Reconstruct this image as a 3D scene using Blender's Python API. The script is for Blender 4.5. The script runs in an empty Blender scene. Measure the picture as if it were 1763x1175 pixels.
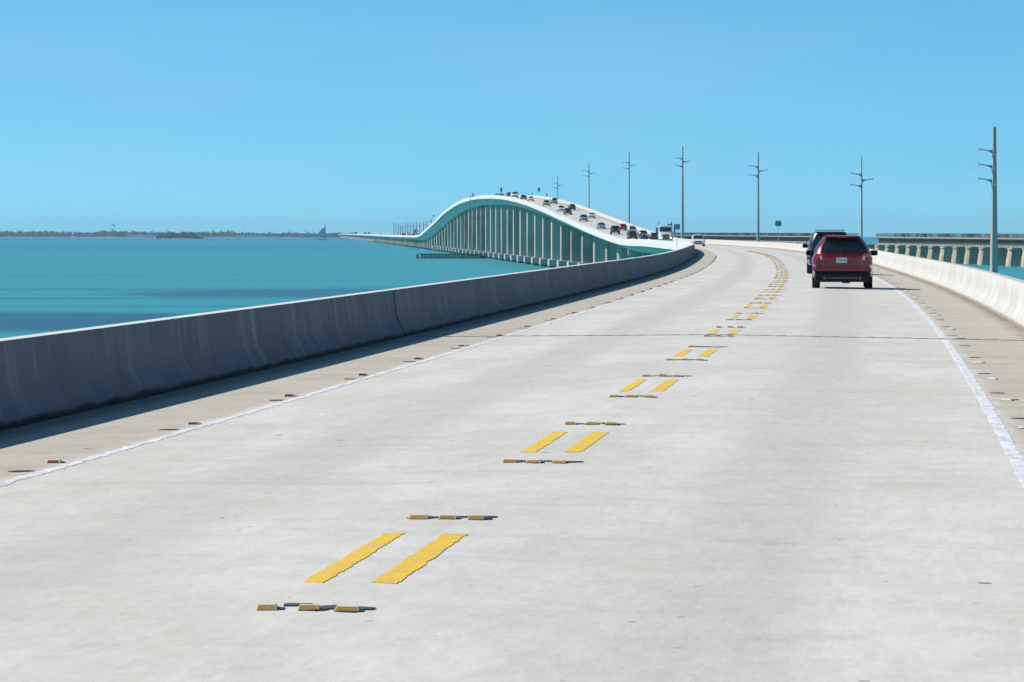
import bpy, math, random
from mathutils import Vector, Matrix
R = math.radians
rnd = random.Random(7)

# ------------------------------------------------------------------ camera
FPX, CAMH, HY = 7059.14, 1.85, 397.5        # focal length in photo pixels, eye height, eye level row
scene = bpy.context.scene
cam_d = bpy.data.cameras.new('camera'); cam = bpy.data.objects.new('camera', cam_d)
scene.collection.objects.link(cam); scene.camera = cam
cam_d.sensor_width = 36; cam_d.sensor_fit = 'HORIZONTAL'; cam_d.lens = 36 * FPX / 1763
cam_d.clip_start = 0.5; cam_d.clip_end = 90000
cam.location = (0, 0, CAMH)
cam.rotation_euler = (R(90) - math.atan((587.5 - HY) / FPX), 0, 0)

# ------------------------------------------------------------------ sky, sun, exposure
SUN_EL, SUN_AHEAD = 41.5, 9.0               # from the left, a little ahead of square
world = bpy.data.worlds.new('World'); scene.world = world; world.use_nodes = True
wn = world.node_tree; wn.nodes.clear()
w_out = wn.nodes.new('ShaderNodeOutputWorld'); w_bg = wn.nodes.new('ShaderNodeBackground')
w_sky = wn.nodes.new('ShaderNodeTexSky'); w_sky.sky_type = 'NISHITA'; w_sky.sun_disc = False
w_sky.sun_elevation = R(SUN_EL); w_sky.sun_rotation = R(360 - 90 + SUN_AHEAD)
w_sky.altitude = 0; w_sky.air_density = 0.6; w_sky.dust_density = 0.0; w_sky.ozone_density = 3.0
w_tc = wn.nodes.new('ShaderNodeTexCoord'); w_add = wn.nodes.new('ShaderNodeVectorMath'); w_add.operation = 'ADD'
w_add.inputs[1].default_value = (0, 0, 0.06)
w_nrm = wn.nodes.new('ShaderNodeVectorMath'); w_nrm.operation = 'NORMALIZE'
w_tint = wn.nodes.new('ShaderNodeMix'); w_tint.data_type = 'RGBA'; w_tint.blend_type = 'MULTIPLY'
w_tint.inputs[0].default_value = 1; w_tint.inputs[7].default_value = (0.60, 1.05, 1.06, 1)
wn.links.new(w_tc.outputs['Generated'], w_add.inputs[0]); wn.links.new(w_add.outputs[0], w_nrm.inputs[0])
wn.links.new(w_nrm.outputs[0], w_sky.inputs['Vector']); wn.links.new(w_sky.outputs[0], w_tint.inputs[6])
w_ns = wn.nodes.new('ShaderNodeTexNoise'); w_mp = wn.nodes.new('ShaderNodeMapping'); w_mp.inputs['Scale'].default_value = (2.2, 2.2, 9)
w_ns.inputs['Scale'].default_value = 3.0; w_ns.inputs['Detail'].default_value = 5
wn.links.new(w_tc.outputs['Generated'], w_mp.inputs[0]); wn.links.new(w_mp.outputs[0], w_ns.inputs['Vector'])
w_mr = wn.nodes.new('ShaderNodeMapRange'); w_mr.inputs[1].default_value = .45; w_mr.inputs[2].default_value = .8; w_mr.inputs[4].default_value = .10   # faint uneven haze
wn.links.new(w_ns.outputs[0], w_mr.inputs[0])
w_wisp = wn.nodes.new('ShaderNodeMix'); w_wisp.data_type = 'RGBA'; w_wisp.inputs[7].default_value = (5.2, 6.6, 7.6, 1)
wn.links.new(w_mr.outputs[0], w_wisp.inputs[0]); wn.links.new(w_tint.outputs[2], w_wisp.inputs[6])
wn.links.new(w_wisp.outputs[2], w_bg.inputs['Color']); wn.links.new(w_bg.outputs[0], w_out.inputs[0])
w_bg.inputs['Strength'].default_value = 0.114
sun_d = bpy.data.lights.new('sun', 'SUN'); sun = bpy.data.objects.new('sun', sun_d); scene.collection.objects.link(sun)
sun_d.energy = 5.0; sun_d.angle = R(0.53); sun_d.color = (1.0, 0.955, 0.89)
_to = Vector((-math.cos(R(SUN_AHEAD)) * math.cos(R(SUN_EL)), math.sin(R(SUN_AHEAD)) * math.cos(R(SUN_EL)), math.sin(R(SUN_EL))))
sun.rotation_euler = _to.to_track_quat('Z', 'Y').to_euler(); sun.location = (-20, 0, 30)
vs = scene.view_settings; vs.view_transform = 'Standard'; vs.look = 'None'; vs.gamma = 1; vs.exposure = 0.20
try: vs.use_curve_mapping = False
except Exception: pass
scene.render.engine = 'CYCLES'
scene.cycles.use_denoising = True
scene.cycles.max_bounces = 8; scene.cycles.volume_bounces = 0
scene.cycles.caustics_reflective = False; scene.cycles.caustics_refractive = False

# ------------------------------------------------------------------ helpers
COL = scene.collection
RE = 8.5e6                                  # effective earth radius with refraction
WATER = CAMH - 10.0                         # sea level at the camera
def sea(x, y): return WATER - (x * x + y * y) / (2 * RE)
def at(px, py, y): return Vector(((px - 881.5) / FPX * y, y, CAMH - (py - HY) / FPX * y))   # a point seen in the photo at distance y

def mkmesh(name, verts, faces, uv=None, smooth=None):
    me = bpy.data.meshes.new(name); me.from_pydata([tuple(v) for v in verts], [], faces)
    if uv:
        l = me.uv_layers.new(name='UVMap')
        for i, lp in enumerate(me.loops): l.data[i].uv = uv[lp.vertex_index]
    if smooth is not None:
        for p in me.polygons: p.use_smooth = True
        me.set_sharp_from_angle(angle=R(smooth))
    me.update(); return me
def link(name, me, mat=None, parent=None, loc=None):
    o = bpy.data.objects.new(name, me); COL.objects.link(o)
    if mat and me and not me.materials: me.materials.append(mat)
    if parent: o.parent = parent
    if loc is not None: o.location = loc
    return o
def tag(o, label=None, cat=None, group=None, kind=None):
    if label: o['label'] = label
    if cat: o['category'] = cat
    if group: o['group'] = group
    if kind: o['kind'] = kind
    return o
def empty(name, loc=(0, 0, 0), rot=(0, 0, 0)):
    o = bpy.data.objects.new(name, None); COL.objects.link(o); o.location = loc; o.rotation_euler = rot
    o.empty_display_size = 0.3; return o

class MB:
    def __init__(s): s.v = []; s.f = []
    def add(s, vs_, fs):
        n = len(s.v); s.v += [Vector(v) for v in vs_]; s.f += [tuple(i + n for i in f) for f in fs]; return s
    def box(s, c, d, rot=None, taper=1.0):
        x, y, z = d[0] / 2, d[1] / 2, d[2] / 2; t = taper
        p = [(-x, -y, -z), (x, -y, -z), (x, y, -z), (-x, y, -z), (-x * t, -y * t, z), (x * t, -y * t, z), (x * t, y * t, z), (-x * t, y * t, z)]
        m = rot.to_matrix() if hasattr(rot, 'to_matrix') else rot
        p = [(m @ Vector(q) if m else Vector(q)) + Vector(c) for q in p]
        return s.add(p, [(0, 3, 2, 1), (4, 5, 6, 7), (0, 1, 5, 4), (1, 2, 6, 5), (2, 3, 7, 6), (3, 0, 4, 7)])
    def cham(s, c, d, r):
        # chamfered box
        x, y, z = d[0] / 2, d[1] / 2, d[2] / 2; P = []; F = []
        def ring(zz, k): 
            a, b = x - k, y - k; q = min(r, a * .9, b * .9)
            return [(a - q, -b, zz), (a, -b + q, zz), (a, b - q, zz), (a - q, b, zz), (-a + q, b, zz), (-a, b - q, zz), (-a, -b + q, zz), (-a + q, -b, zz)]
        rings = [ring(-z, r), ring(-z + r, 0), ring(z - r, 0), ring(z, r)]
        for q in rings: P += q
        for i in range(3):
            for j in range(8): F.append((i * 8 + j, i * 8 + (j + 1) % 8, i * 8 + 8 + (j + 1) % 8, i * 8 + 8 + j))
        F.append(tuple(range(7, -1, -1))); F.append(tuple(range(24, 32)))
        return s.add([Vector(p) + Vector(c) for p in P], F)
    def rod(s, a, b, r0, r1=None, n=8, cap=True):
        a, b = Vector(a), Vector(b); r1 = r0 if r1 is None else r1; d = (b - a).normalized()
        u = d.orthogonal().normalized(); w = d.cross(u); P = []
        for c, r in ((a, r0), (b, r1)):
            for i in range(n):
                t = 2 * math.pi * (i + .5) / n; P.append(c + (u * math.cos(t) + w * math.sin(t)) * r)
        F = [(i, (i + 1) % n, n + (i + 1) % n, n + i) for i in range(n)]
        if cap: F += [tuple(range(n - 1, -1, -1)), tuple(range(n, 2 * n))]
        return s.add(P, F)
    def lathe(s, prof, n=16, axis='Z', c=(0, 0, 0)):
        P = []; F = []
        for (r, h) in prof:
            for i in range(n):
                t = 2 * math.pi * (i + .5) / n; q = (r * math.cos(t), r * math.sin(t), h)
                if axis == 'X': q = (h, r * math.cos(t), r * math.sin(t))
                if axis == 'Y': q = (r * math.cos(t), h, r * math.sin(t))
                P.append(Vector(q) + Vector(c))
        m = len(prof)
        for j in range(m - 1):
            for i in range(n): F.append((j * n + i, j * n + (i + 1) % n, j * n + n + (i + 1) % n, j * n + n + i))
        F += [tuple(range(n - 1, -1, -1)), tuple(range((m - 1) * n, m * n))]
        return s.add(P, F)
    def prism(s, poly, a, b):
        # poly: list of points, extruded from offset vector a to b
        n = len(poly); a, b = Vector(a), Vector(b)
        P = [Vector(p) + a for p in poly] + [Vector(p) + b for p in poly]
        F = [tuple(range(n - 1, -1, -1)), tuple(range(n, 2 * n))] + [(i, (i + 1) % n, n + (i + 1) % n, n + i) for i in range(n)]
        return s.add(P, F)
    def mesh(s, name, smooth=None): return mkmesh(name, s.v, s.f, None, smooth)
    def build(s, name, mat, parent=None, smooth=None, loc=None): return link(name, s.mesh(name, smooth), mat, parent, loc)

# ------------------------------------------------------------------ materials
def nd(nt, typ, props=None, **inp):
    n = nt.nodes.new('ShaderNode' + typ)
    for k, v in (props or {}).items(): setattr(n, k, v)
    for k, v in inp.items():
        s = n.inputs[int(k[1:])] if (k[0] == 'i' and k[1:].isdigit()) else n.inputs[k.replace('_', ' ')]
        if isinstance(v, bpy.types.NodeSocket): nt.links.new(v, s)
        elif isinstance(v, bpy.types.Node): nt.links.new(v.outputs[0], s)
        else: s.default_value = v
    return n
def c4(c): return (c[0], c[1], c[2], 1)
def mat_new(name):
    m = bpy.data.materials.new(name); m.use_nodes = True; nt = m.node_tree
    b = nt.nodes['Principled BSDF']; return m, nt, b
def setb(b, **k):
    for a, v in k.items(): b.inputs[a.replace('_', ' ')].default_value = v
def mth(nt, op, a, b=None, c=None, clamp=False):
    n = nt.nodes.new('ShaderNodeMath'); n.operation = op; n.use_clamp = clamp
    for i, v in enumerate((a, b, c)):
        if v is None: continue
        if isinstance(v, (bpy.types.NodeSocket,)): nt.links.new(v, n.inputs[i])
        elif isinstance(v, bpy.types.Node): nt.links.new(v.outputs[0], n.inputs[i])
        else: n.inputs[i].default_value = v
    return n.outputs[0]
def mixc(nt, f, a, b, mode='MIX'):
    n = nt.nodes.new('ShaderNodeMix'); n.data_type = 'RGBA'; n.blend_type = mode
    for i, v in ((0, f), (6, a), (7, b)):
        if isinstance(v, bpy.types.NodeSocket): nt.links.new(v, n.inputs[i])
        else: n.inputs[i].default_value = (c4(v) if i > 0 and len(v) == 3 else v)
    return n.outputs[2]
def smooth(nt, x, lo, hi):
    n = nt.nodes.new('ShaderNodeMapRange'); n.interpolation_type = 'SMOOTHSTEP'
    nt.links.new(x, n.inputs[0]); n.inputs[1].default_value = lo; n.inputs[2].default_value = hi
    return n.outputs[0]
def noise(nt, vec, scale, detail=4, rough=.55, dist=0):
    n = nd(nt, 'TexNoise', None, Scale=scale, Detail=detail, Roughness=rough, Distortion=dist)
    nt.links.new(vec, n.inputs['Vector']); return n.outputs['Fac']
def mapv(nt, vec, sc, loc=(0, 0, 0)):
    n = nt.nodes.new('ShaderNodeMapping'); nt.links.new(vec, n.inputs[0]); n.inputs['Scale'].default_value = sc; n.inputs['Location'].default_value = loc
    return n.outputs[0]
def bump(nt, b, h, dist, strength=1.0):
    n = nt.nodes.new('ShaderNodeBump'); n.inputs['Distance'].default_value = dist; n.inputs['Strength'].default_value = strength
    nt.links.new(h, n.inputs['Height']); nt.links.new(n.outputs[0], b.inputs['Normal'])

def m_plain(name, col, rough=.6, var=.12, scale=3.0, metallic=0, coat=0, spec=.5, emit=None, estr=0):
    m, nt, b = mat_new(name)
    tc = nd(nt, 'TexCoord').outputs['Object']
    n = noise(nt, tc, scale, 5)
    lo = tuple(max(0, c * (1 - var)) for c in col); hi = tuple(min(1, c * (1 + var)) for c in col)
    nt.links.new(mixc(nt, n, lo, hi), b.inputs['Base Color'])
    setb(b, Roughness=rough, Metallic=metallic, Coat_Weight=coat, Specular_IOR_Level=spec)
    if coat: setb(b, Coat_Roughness=.06)
    if emit: setb(b, Emission_Color=c4(emit), Emission_Strength=estr)
    return m

WL, WR, BL, BR = 3.6835, 3.8255, 5.448, 5.482      # lane lines and barrier feet from the centre line

def m_road():
    m, nt, b = mat_new('worn_concrete_road')
    uv = nd(nt, 'TexCoord').outputs['UV']
    sp = nd(nt, 'SeparateXYZ', None, i0=uv); u, v = sp.outputs[0], sp.outputs[1]
    big = noise(nt, mapv(nt, uv, (.55, .16, 1)), 1.0, 5, .6)
    streak = noise(nt, mapv(nt, uv, (.34, .85, 1), (3, 1, 0)), 1.0, 7, .68, .6)
    tine = noise(nt, mapv(nt, uv, (22, 4.5, 1)), 1.0, 4, .75)
    fine = noise(nt, mapv(nt, uv, (1, .16, 1)), 52, 5, .8)
    mid = noise(nt, mapv(nt, uv, (1, .5, 1), (9, 2, 0)), 2.2, 5, .65)
    mot = noise(nt, mapv(nt, uv, (1, .20, 1), (2, 8, 0)), 12, 5, .78)
    mot2 = noise(nt, mapv(nt, uv, (1, .28, 1), (5, 3, 0)), 3.6, 5, .7)
    lane = mixc(nt, smooth(nt, big, .35, .68), (.545, .517, .462), (.618, .600, .552))
    lane = mixc(nt, mth(nt, 'MULTIPLY', smooth(nt, streak, .50, .76), .55), lane, (.430, .402, .358))
    lane = mixc(nt, mth(nt, 'MULTIPLY', smooth(nt, mid, .56, .8), .35), lane, (.65, .635, .60))
    # traffic wear: slightly browner between the wheel tracks
    def band(cx, w):
        d = mth(nt, 'ABSOLUTE', mth(nt, 'SUBTRACT', u, cx)); return mth(nt, 'SUBTRACT', 1.0, smooth(nt, d, w * .25, w))
    oil = mth(nt, 'ADD', band(-1.85, .75), band(1.95, .75), clamp=True)
    lane = mixc(nt, mth(nt, 'MULTIPLY', mth(nt, 'MULTIPLY', oil, smooth(nt, big, .3, .62)), .42), lane, (.36, .345, .32))
    wob = mth(nt, 'MULTIPLY', mth(nt, 'SUBTRACT', mid, .5), .55)
    uu = mth(nt, 'ADD', u, wob)
    shl = mth(nt, 'SUBTRACT', 1.0, smooth(nt, uu, -WL - .22, -WL + .06)); shr = smooth(nt, uu, WR - .1, WR + .25)
    sh = mth(nt, 'ADD', shl, shr, clamp=True)
    shc = mixc(nt, smooth(nt, streak, .3, .75), (.495, .450, .378), (.415, .366, .295))
    shc = mixc(nt, mth(nt, 'MULTIPLY', smooth(nt, big, .5, .75), .5), shc, (.47, .445, .40))
    col = mixc(nt, sh, lane, shc)
    # grime along the barrier feet; left band widened to paint the barrier shadow darker
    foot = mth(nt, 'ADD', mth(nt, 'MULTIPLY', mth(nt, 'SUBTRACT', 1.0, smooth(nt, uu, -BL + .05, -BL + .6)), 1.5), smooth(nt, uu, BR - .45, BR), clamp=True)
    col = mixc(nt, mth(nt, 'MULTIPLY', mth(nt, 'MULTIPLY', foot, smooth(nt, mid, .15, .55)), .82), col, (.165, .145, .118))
    # tar spots and chips
    vo = nd(nt, 'TexVoronoi', {'feature': 'F1'}, Scale=1.5, Randomness=1.0); nt.links.new(mapv(nt, uv, (1, .8, 1)), vo.inputs['Vector'])
    rs = nd(nt, 'SeparateColor', None, i0=vo.outputs['Color'])
    rad = mth(nt, 'MULTIPLY', mth(nt, 'POWER', rs.outputs[0], 2.6), .070)
    spot = smooth(nt, mth(nt, 'SUBTRACT', mth(nt, 'ADD', rad, mth(nt, 'MULTIPLY', mth(nt, 'SUBTRACT', fine, .5), .02)), vo.outputs['Distance']), -.006, .006)
    col = mixc(nt, mth(nt, 'MULTIPLY', spot, .8), col, (.10, .105, .11))
    vo2 = nd(nt, 'TexVoronoi', {'feature': 'F1'}, Scale=5.0, Randomness=1.0); nt.links.new(mapv(nt, uv, (1, .7, 1), (4, 7, 0)), vo2.inputs['Vector'])
    rs2 = nd(nt, 'SeparateColor', None, i0=vo2.outputs['Color'])
    rad2 = mth(nt, 'MULTIPLY', mth(nt, 'POWER', rs2.outputs[1], 4.5), .13)
    spot2 = smooth(nt, mth(nt, 'SUBTRACT', rad2, vo2.outputs['Distance']), -.01, .01)
    col = mixc(nt, mth(nt, 'MULTIPLY', spot2, .5), col, (.16, .16, .155))
    # pale scrapes across the deck
    vs3 = noise(nt, mapv(nt, uv, (.9, 9.0, 1), (31, 5, 0)), 1.0, 2, .5)
    col = mixc(nt, mth(nt, 'MULTIPLY', smooth(nt, vs3, .76, .82), .35), col, (.66, .66, .65))
    mm_ = mth(nt, 'ADD', mth(nt, 'MULTIPLY', mot, .55), mth(nt, 'MULTIPLY', mot2, .45))
    col = mixc(nt, 1.0, col, mixc(nt, smooth(nt, mm_, .30, .70), (.885, .88, .87), (1.075, 1.075, 1.08)), 'MULTIPLY')
    g = mth(nt, 'ADD', mth(nt, 'MULTIPLY', tine, .5), mth(nt, 'MULTIPLY', fine, .5))
    col = mixc(nt, 1.0, col, mixc(nt, g, (.80, .80, .80), (1.17, 1.17, 1.17)), 'MULTIPLY')
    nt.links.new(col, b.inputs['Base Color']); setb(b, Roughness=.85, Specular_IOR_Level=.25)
    bump(nt, b, g, .004, .6)
    return m

def m_barrier(name, base, pale, dark, foot, streak_amt, foot_h, clean=None):
    m, nt, b = mat_new(name)
    uv = nd(nt, 'TexCoord').outputs['UV']
    sp = nd(nt, 'SeparateXYZ', None, i0=uv); v = sp.outputs[1]
    st = noise(nt, mapv(nt, uv, (1.7, .22, 1)), 1.0, 5, .65, .15)
    st2 = noise(nt, mapv(nt, uv, (4.2, .45, 1), (7, 3, 0)), 1.0, 4, .65, .15)
    blot = noise(nt, mapv(nt, uv, (.5, .9, 1)), 1.3, 5, .6)
    fine = noise(nt, uv, 22, 4, .7)
    patchy = smooth(nt, noise(nt, mapv(nt, uv, (.32, .1, 1), (13, 4, 0)), 1.0, 4, .6), .36, .66)
    run = mth(nt, 'MULTIPLY', patchy, mth(nt, 'SUBTRACT', 1.15, mth(nt, 'MULTIPLY', noise(nt, mapv(nt, uv, (2.2, 2.6, 1), (3, 9, 0)), 1.0, 3, .6), .9)))
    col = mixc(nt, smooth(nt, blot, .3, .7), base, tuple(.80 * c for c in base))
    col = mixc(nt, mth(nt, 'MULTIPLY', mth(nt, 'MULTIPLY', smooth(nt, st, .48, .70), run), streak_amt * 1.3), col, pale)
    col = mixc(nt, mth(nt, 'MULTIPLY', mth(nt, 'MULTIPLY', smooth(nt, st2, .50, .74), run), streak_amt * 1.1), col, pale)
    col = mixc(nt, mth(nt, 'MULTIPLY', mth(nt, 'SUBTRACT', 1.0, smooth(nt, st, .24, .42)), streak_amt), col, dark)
    hh = mth(nt, 'ADD', v, mth(nt, 'MULTIPLY', mth(nt, 'SUBTRACT', blot, .5), foot_h * 1.6))
    hh = mth(nt, 'ADD', hh, mth(nt, 'MULTIPLY', mth(nt, 'SUBTRACT', fine, .5), foot_h * .5))
    col = mixc(nt, mth(nt, 'SUBTRACT', 1.0, smooth(nt, hh, foot_h * .55, foot_h * 1.25)), col, foot)
    if clean:   # streaks and painted-in shade sit on the inner face only; cap and outer face are clean concrete
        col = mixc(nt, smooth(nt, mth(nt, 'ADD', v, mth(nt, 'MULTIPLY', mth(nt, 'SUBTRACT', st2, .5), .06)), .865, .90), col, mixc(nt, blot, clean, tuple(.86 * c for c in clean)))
    col = mixc(nt, 1.0, col, mixc(nt, fine, (.90, .90, .90), (1.08, 1.08, 1.08)), 'MULTIPLY')
    nt.links.new(col, b.inputs['Base Color']); setb(b, Roughness=.9, Specular_IOR_Level=.2)
    bump(nt, b, fine, .006, .5)
    return m

def m_concrete(name, base, stain, scale=.35, var=.5):
    m, nt, b = mat_new(name)
    tc = nd(nt, 'NewGeometry').outputs['Position']
    n1 = noise(nt, mapv(nt, tc, (1, 1, .35)), scale, 6, .6); n2 = noise(nt, tc, scale * 9, 4, .6)
    col = mixc(nt, mth(nt, 'MULTIPLY', smooth(nt, n1, .4, .72), var), base, stain)
    col = mixc(nt, 1.0, col, mixc(nt, n2, (.88, .88, .88), (1.08, 1.08, 1.08)), 'MULTIPLY')
    nt.links.new(col, b.inputs['Base Color']); setb(b, Roughness=.9, Specular_IOR_Level=.2)
    return m

def m_paint(name, col, under, wear_lo, wear_hi, crack=True):
    m, nt, b = mat_new(name)
    tc = nd(nt, 'TexCoord').outputs['UV']
    n1 = noise(nt, mapv(nt, tc, (7, 2.2, 1)), 1.0, 6, .7); n2 = noise(nt, mapv(nt, tc, (1, 1, 1)), 40, 4, .7)
    vo = nd(nt, 'TexVoronoi', {'feature': 'DISTANCE_TO_EDGE'}, Scale=1.0); nt.links.new(mapv(nt, tc, (9, 22, 1)), vo.inputs['Vector'])
    c = mixc(nt, smooth(nt, n1, .35, .7), col, tuple(.86 * x for x in col))
    c = mixc(nt, mth(nt, 'MULTIPLY', smooth(nt, mth(nt, 'ADD', n1, mth(nt, 'MULTIPLY', mth(nt, 'SUBTRACT', n2, .5), .5)), wear_lo, wear_hi), .8), c, under)
    if crack: c = mixc(nt, mth(nt, 'MULTIPLY', mth(nt, 'SUBTRACT', 1.0, smooth(nt, vo.outputs['Distance'], .0, .06)), .45), c, tuple(.5 * x for x in under))
    nt.links.new(c, b.inputs['Base Color']); setb(b, Roughness=.7, Specular_IOR_Level=.3)
    bump(nt, b, n2, .004, .5)
    return m

def m_water():
    m, nt, b = mat_new('turquoise_sea_water')
    pos = nd(nt, 'NewGeometry').outputs['Position']
    sp = nd(nt, 'SeparateXYZ', None, i0=pos); X, Y = sp.outputs[0], sp.outputs[1]
    w1 = noise(nt, mapv(nt, pos, (1 / 160, 1 / 260, 0)), 1.0, 5, .55)
    w2 = noise(nt, mapv(nt, pos, (1 / 45, 1 / 70, 0), (5, 9, 0)), 1.0, 5, .6)
    wl = mth(nt, 'SUBTRACT', w1, .5); wl2 = mth(nt, 'SUBTRACT', w2, .5)
    # depth zones of the bank: shallow turquoise near, deeper blue towards the horizon
    yy = mth(nt, 'ADD', Y, mth(nt, 'MULTIPLY', wl, mth(nt, 'MULTIPLY', Y, .35)))
    lg = mth(nt, 'LOGARITHM', mth(nt, 'MAXIMUM', yy, 60.0), 10.0)
    rp_ = nd(nt, 'ValToRGB'); nt.links.new(mth(nt, 'DIVIDE', mth(nt, 'SUBTRACT', lg, 2.5), 1.8), rp_.inputs[0])
    cr = rp_.color_ramp; cr.interpolation = 'EASE'
    stops = [(0.0, (.022, .258, .272)), (.22, (.027, .272, .286)), (.34, (.036, .262, .276)), (.47, (.024, .274, .318)), (.62, (.019, .242, .314)), (.70, (.013, .165, .250)), (.85, (.013, .158, .248)), (1.0, (.014, .168, .272))]
    while len(cr.elements) < len(stops): cr.elements.new(.5)
    for e, (p, c) in zip(cr.elements, stops): e.position = p; e.color = c4(c)
    col = rp_.outputs[0]
    # patches of sand and sea grass
    col = mixc(nt, mth(nt, 'MULTIPLY', smooth(nt, w1, .56, .72), .30), col, (.050, .275, .290))
    edge_n = noise(nt, mapv(nt, pos, (1 / 7, 1 / 16, 0), (2, 3, 0)), 1.0, 5, .7)
    grass = (.012, .062, .105)
    def bed(cx, cy, rx, ry, amt, soft=.35, wob=.6):
        dx = mth(nt, 'DIVIDE', mth(nt, 'SUBTRACT', X, cx), rx); dy = mth(nt, 'DIVIDE', mth(nt, 'SUBTRACT', Y, cy), ry)
        d = mth(nt, 'SQRT', mth(nt, 'ADD', mth(nt, 'MULTIPLY', dx, dx), mth(nt, 'MULTIPLY', dy, dy)))
        d = mth(nt, 'ADD', d, mth(nt, 'ADD', mth(nt, 'MULTIPLY', wl2, wob), mth(nt, 'MULTIPLY', mth(nt, 'SUBTRACT', edge_n, .5), .55)))
        return mth(nt, 'MULTIPLY', mth(nt, 'SUBTRACT', 1.0, smooth(nt, d, 1 - soft, 1 + soft)), amt)
    for a in BEDS: col = mixc(nt, bed(*a), col, grass)
    rip = noise(nt, mapv(nt, pos, (1 / 1.6, 1 / 2.4, 0)), 1.0, 4, .65)
    rip2 = noise(nt, mapv(nt, pos, (1 / 9, 1 / 14, 0)), 1.0, 4, .6)
    rip3 = noise(nt, mapv(nt, pos, (1 / .8, 1 / 10.0, 0)), 1.0, 4, .75)
    rr = mth(nt, 'ADD', mth(nt, 'ADD', mth(nt, 'MULTIPLY', rip, .3), mth(nt, 'MULTIPLY', rip3, .45)), mth(nt, 'MULTIPLY', rip2, .25))
    col = mixc(nt, 1.0, col, mixc(nt, rr, (.42, .50, .56), (1.58, 1.50, 1.44)), 'MULTIPLY')
    nt.links.new(col, b.inputs['Base Color']); setb(b, Roughness=.30, Specular_IOR_Level=.30, IOR=1.33)
    bump(nt, b, mth(nt, 'ADD', rip, mth(nt, 'MULTIPLY', rip2, 3.0)), .35, .5)
    return m
# sea-grass beds: centre x, centre y, half width, half depth, strength
BEDS = [(-62, 452, 48, 50, .92, .30, 1.0), (-36, 655, 26, 45, .70, .35, .9), (-110, 606, 80, 6, .75, .5, .5), (-62, 700, 75, 16, .38, .5, .6),
        (-20, 740, 30, 10, .30, .5, .6), (-45, 640, 18, 10, .45, .5, .6), (-90, 930, 70, 30, .18, .6, .8), (-250, 2600, 200, 420, .25, .7, .6), (120, 760, 60, 40, .15, .6, .8), (-40, 545, 30, 9, .35, .6, 1.0), (-95, 520, 30, 8, .30, .6, 1.0), (-30, 830, 60, 14, .22, .6, 1.0), (-130, 1150, 90, 30, .18, .7, 1.0)]

M = {}
M['road'] = m_road()
M['barrier_l'] = m_barrier('weathered_shade_toned_barrier', (.168, .177, .196), (.33, .36, .40), (.078, .080, .084), (.020, .021, .024), .75, .10, (.66, .66, .63))  # base of the inner face is darkened and blued to carry its shade
M['barrier_r'] = m_barrier('pale_barrier_concrete', (.53, .515, .48), (.58, .57, .545), (.43, .41, .37), (.30, .25, .19), .08, .10)
M['girder'] = m_concrete('box_girder_concrete', (.68, .65, .60), (.50, .46, .41), .12, .35)
M['pier'] = m_concrete('pier_concrete', (.47, .42, .365), (.12, .108, .095), .09, .95)
M['footing'] = m_concrete('footing_concrete', (.46, .44, .42), (.26, .25, .24), .3, .6)
M['wetpile'] = m_concrete('wet_dark_pile', (.10, .10, .09), (.05, .055, .05), .5, .6)
M['joint'] = m_plain('steel_expansion_joint', (.10, .105, .115), .6, .5, 30, .3)
M['joint_rim'] = m_concrete('joint_header_concrete', (.36, .375, .41), (.22, .245, .29), 3, .8)
M['under'] = m_plain('dark_joint_filler', (.07, .07, .07), .9)
M['yellow'] = m_paint('worn_yellow_paint', (.80, .51, .045), (.60, .47, .22), .50, .68)
M['white_line'] = m_paint('worn_white_paint', (.76, .77, .78), (.52, .50, .465), .42, .62)
M['pad'] = m_plain('black_bitumen_pad', (.055, .058, .065), .7, .5, 20)
M['mk_amber'] = m_plain('amber_reflector', (.33, .19, .045), .45, .55, 60)
M['mk_red'] = m_plain('red_reflector', (.15, .035, .025), .35, .25, 30)
M['mk_case'] = m_plain('marker_case_cream', (.62, .56, .40), .6, .2, 20)
M['mk_case_w'] = m_plain('marker_case_white', (.68, .67, .62), .6, .2, 20)
M['galv'] = m_plain('galvanised_post', (.48, .50, .52), .45, .15, 3, .4)
M['sign_back'] = m_plain('grey_sign_back', (.20, .23, .28), .5, .12, 4, .3)
M['sign_green'] = m_plain('green_sign_face', (.02, .12, .08), .5, .12, 4)
M['sign_face'] = m_plain('grey_blue_sign_face', (.17, .20, .26), .5, .3, 5)
M['pole'] = m_concrete('pole_concrete', (.47, .44, .39), (.32, .295, .26), .25, .5)
M['arm'] = m_plain('grey_insulator', (.26, .27, .30), .5, .15, 2)
M['water'] = m_water()

# ------------------------------------------------------------------ road alignment (fitted plan, profile and cross fall)
_ks = [0, 100, 250, 400, 550, 700, 850, 1000]; _kv = [200.81e-6, 186.34e-6, 122.77e-6, 63.57e-6, 266.54e-6, 126.27e-6, 190.22e-6, 0]
_zs = [0, 100, 200, 300, 400, 500, 600, 700, 800, 900, 1000, 1100, 1200, 1300, 1400, 1500, 1600, 1700, 1800, 1900, 2000, 2100, 2200, 2300, 2400, 2600, 3000]
_zv = [0, .075, -.016, .009, -.208, -.318, -.423, -.381, -.317, 1.616, 4.569, 7.638, 10.22, 12.076, 13.162, 13.737, 13.742, 13.001, 11.399, 9.265, 6.257, 3.591, .894, -1.126, -1.70, -1.90, -2.30]
DECK_FAR = 6.4
S_END = 8350.0
def lerp_tab(xs, ys, x):
    if x <= xs[0]: return ys[0]
    for i in range(len(xs) - 1):
        if x <= xs[i + 1]: return ys[i] + (ys[i + 1] - ys[i]) * (x - xs[i]) / (xs[i + 1] - xs[i])
    return ys[-1]
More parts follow.
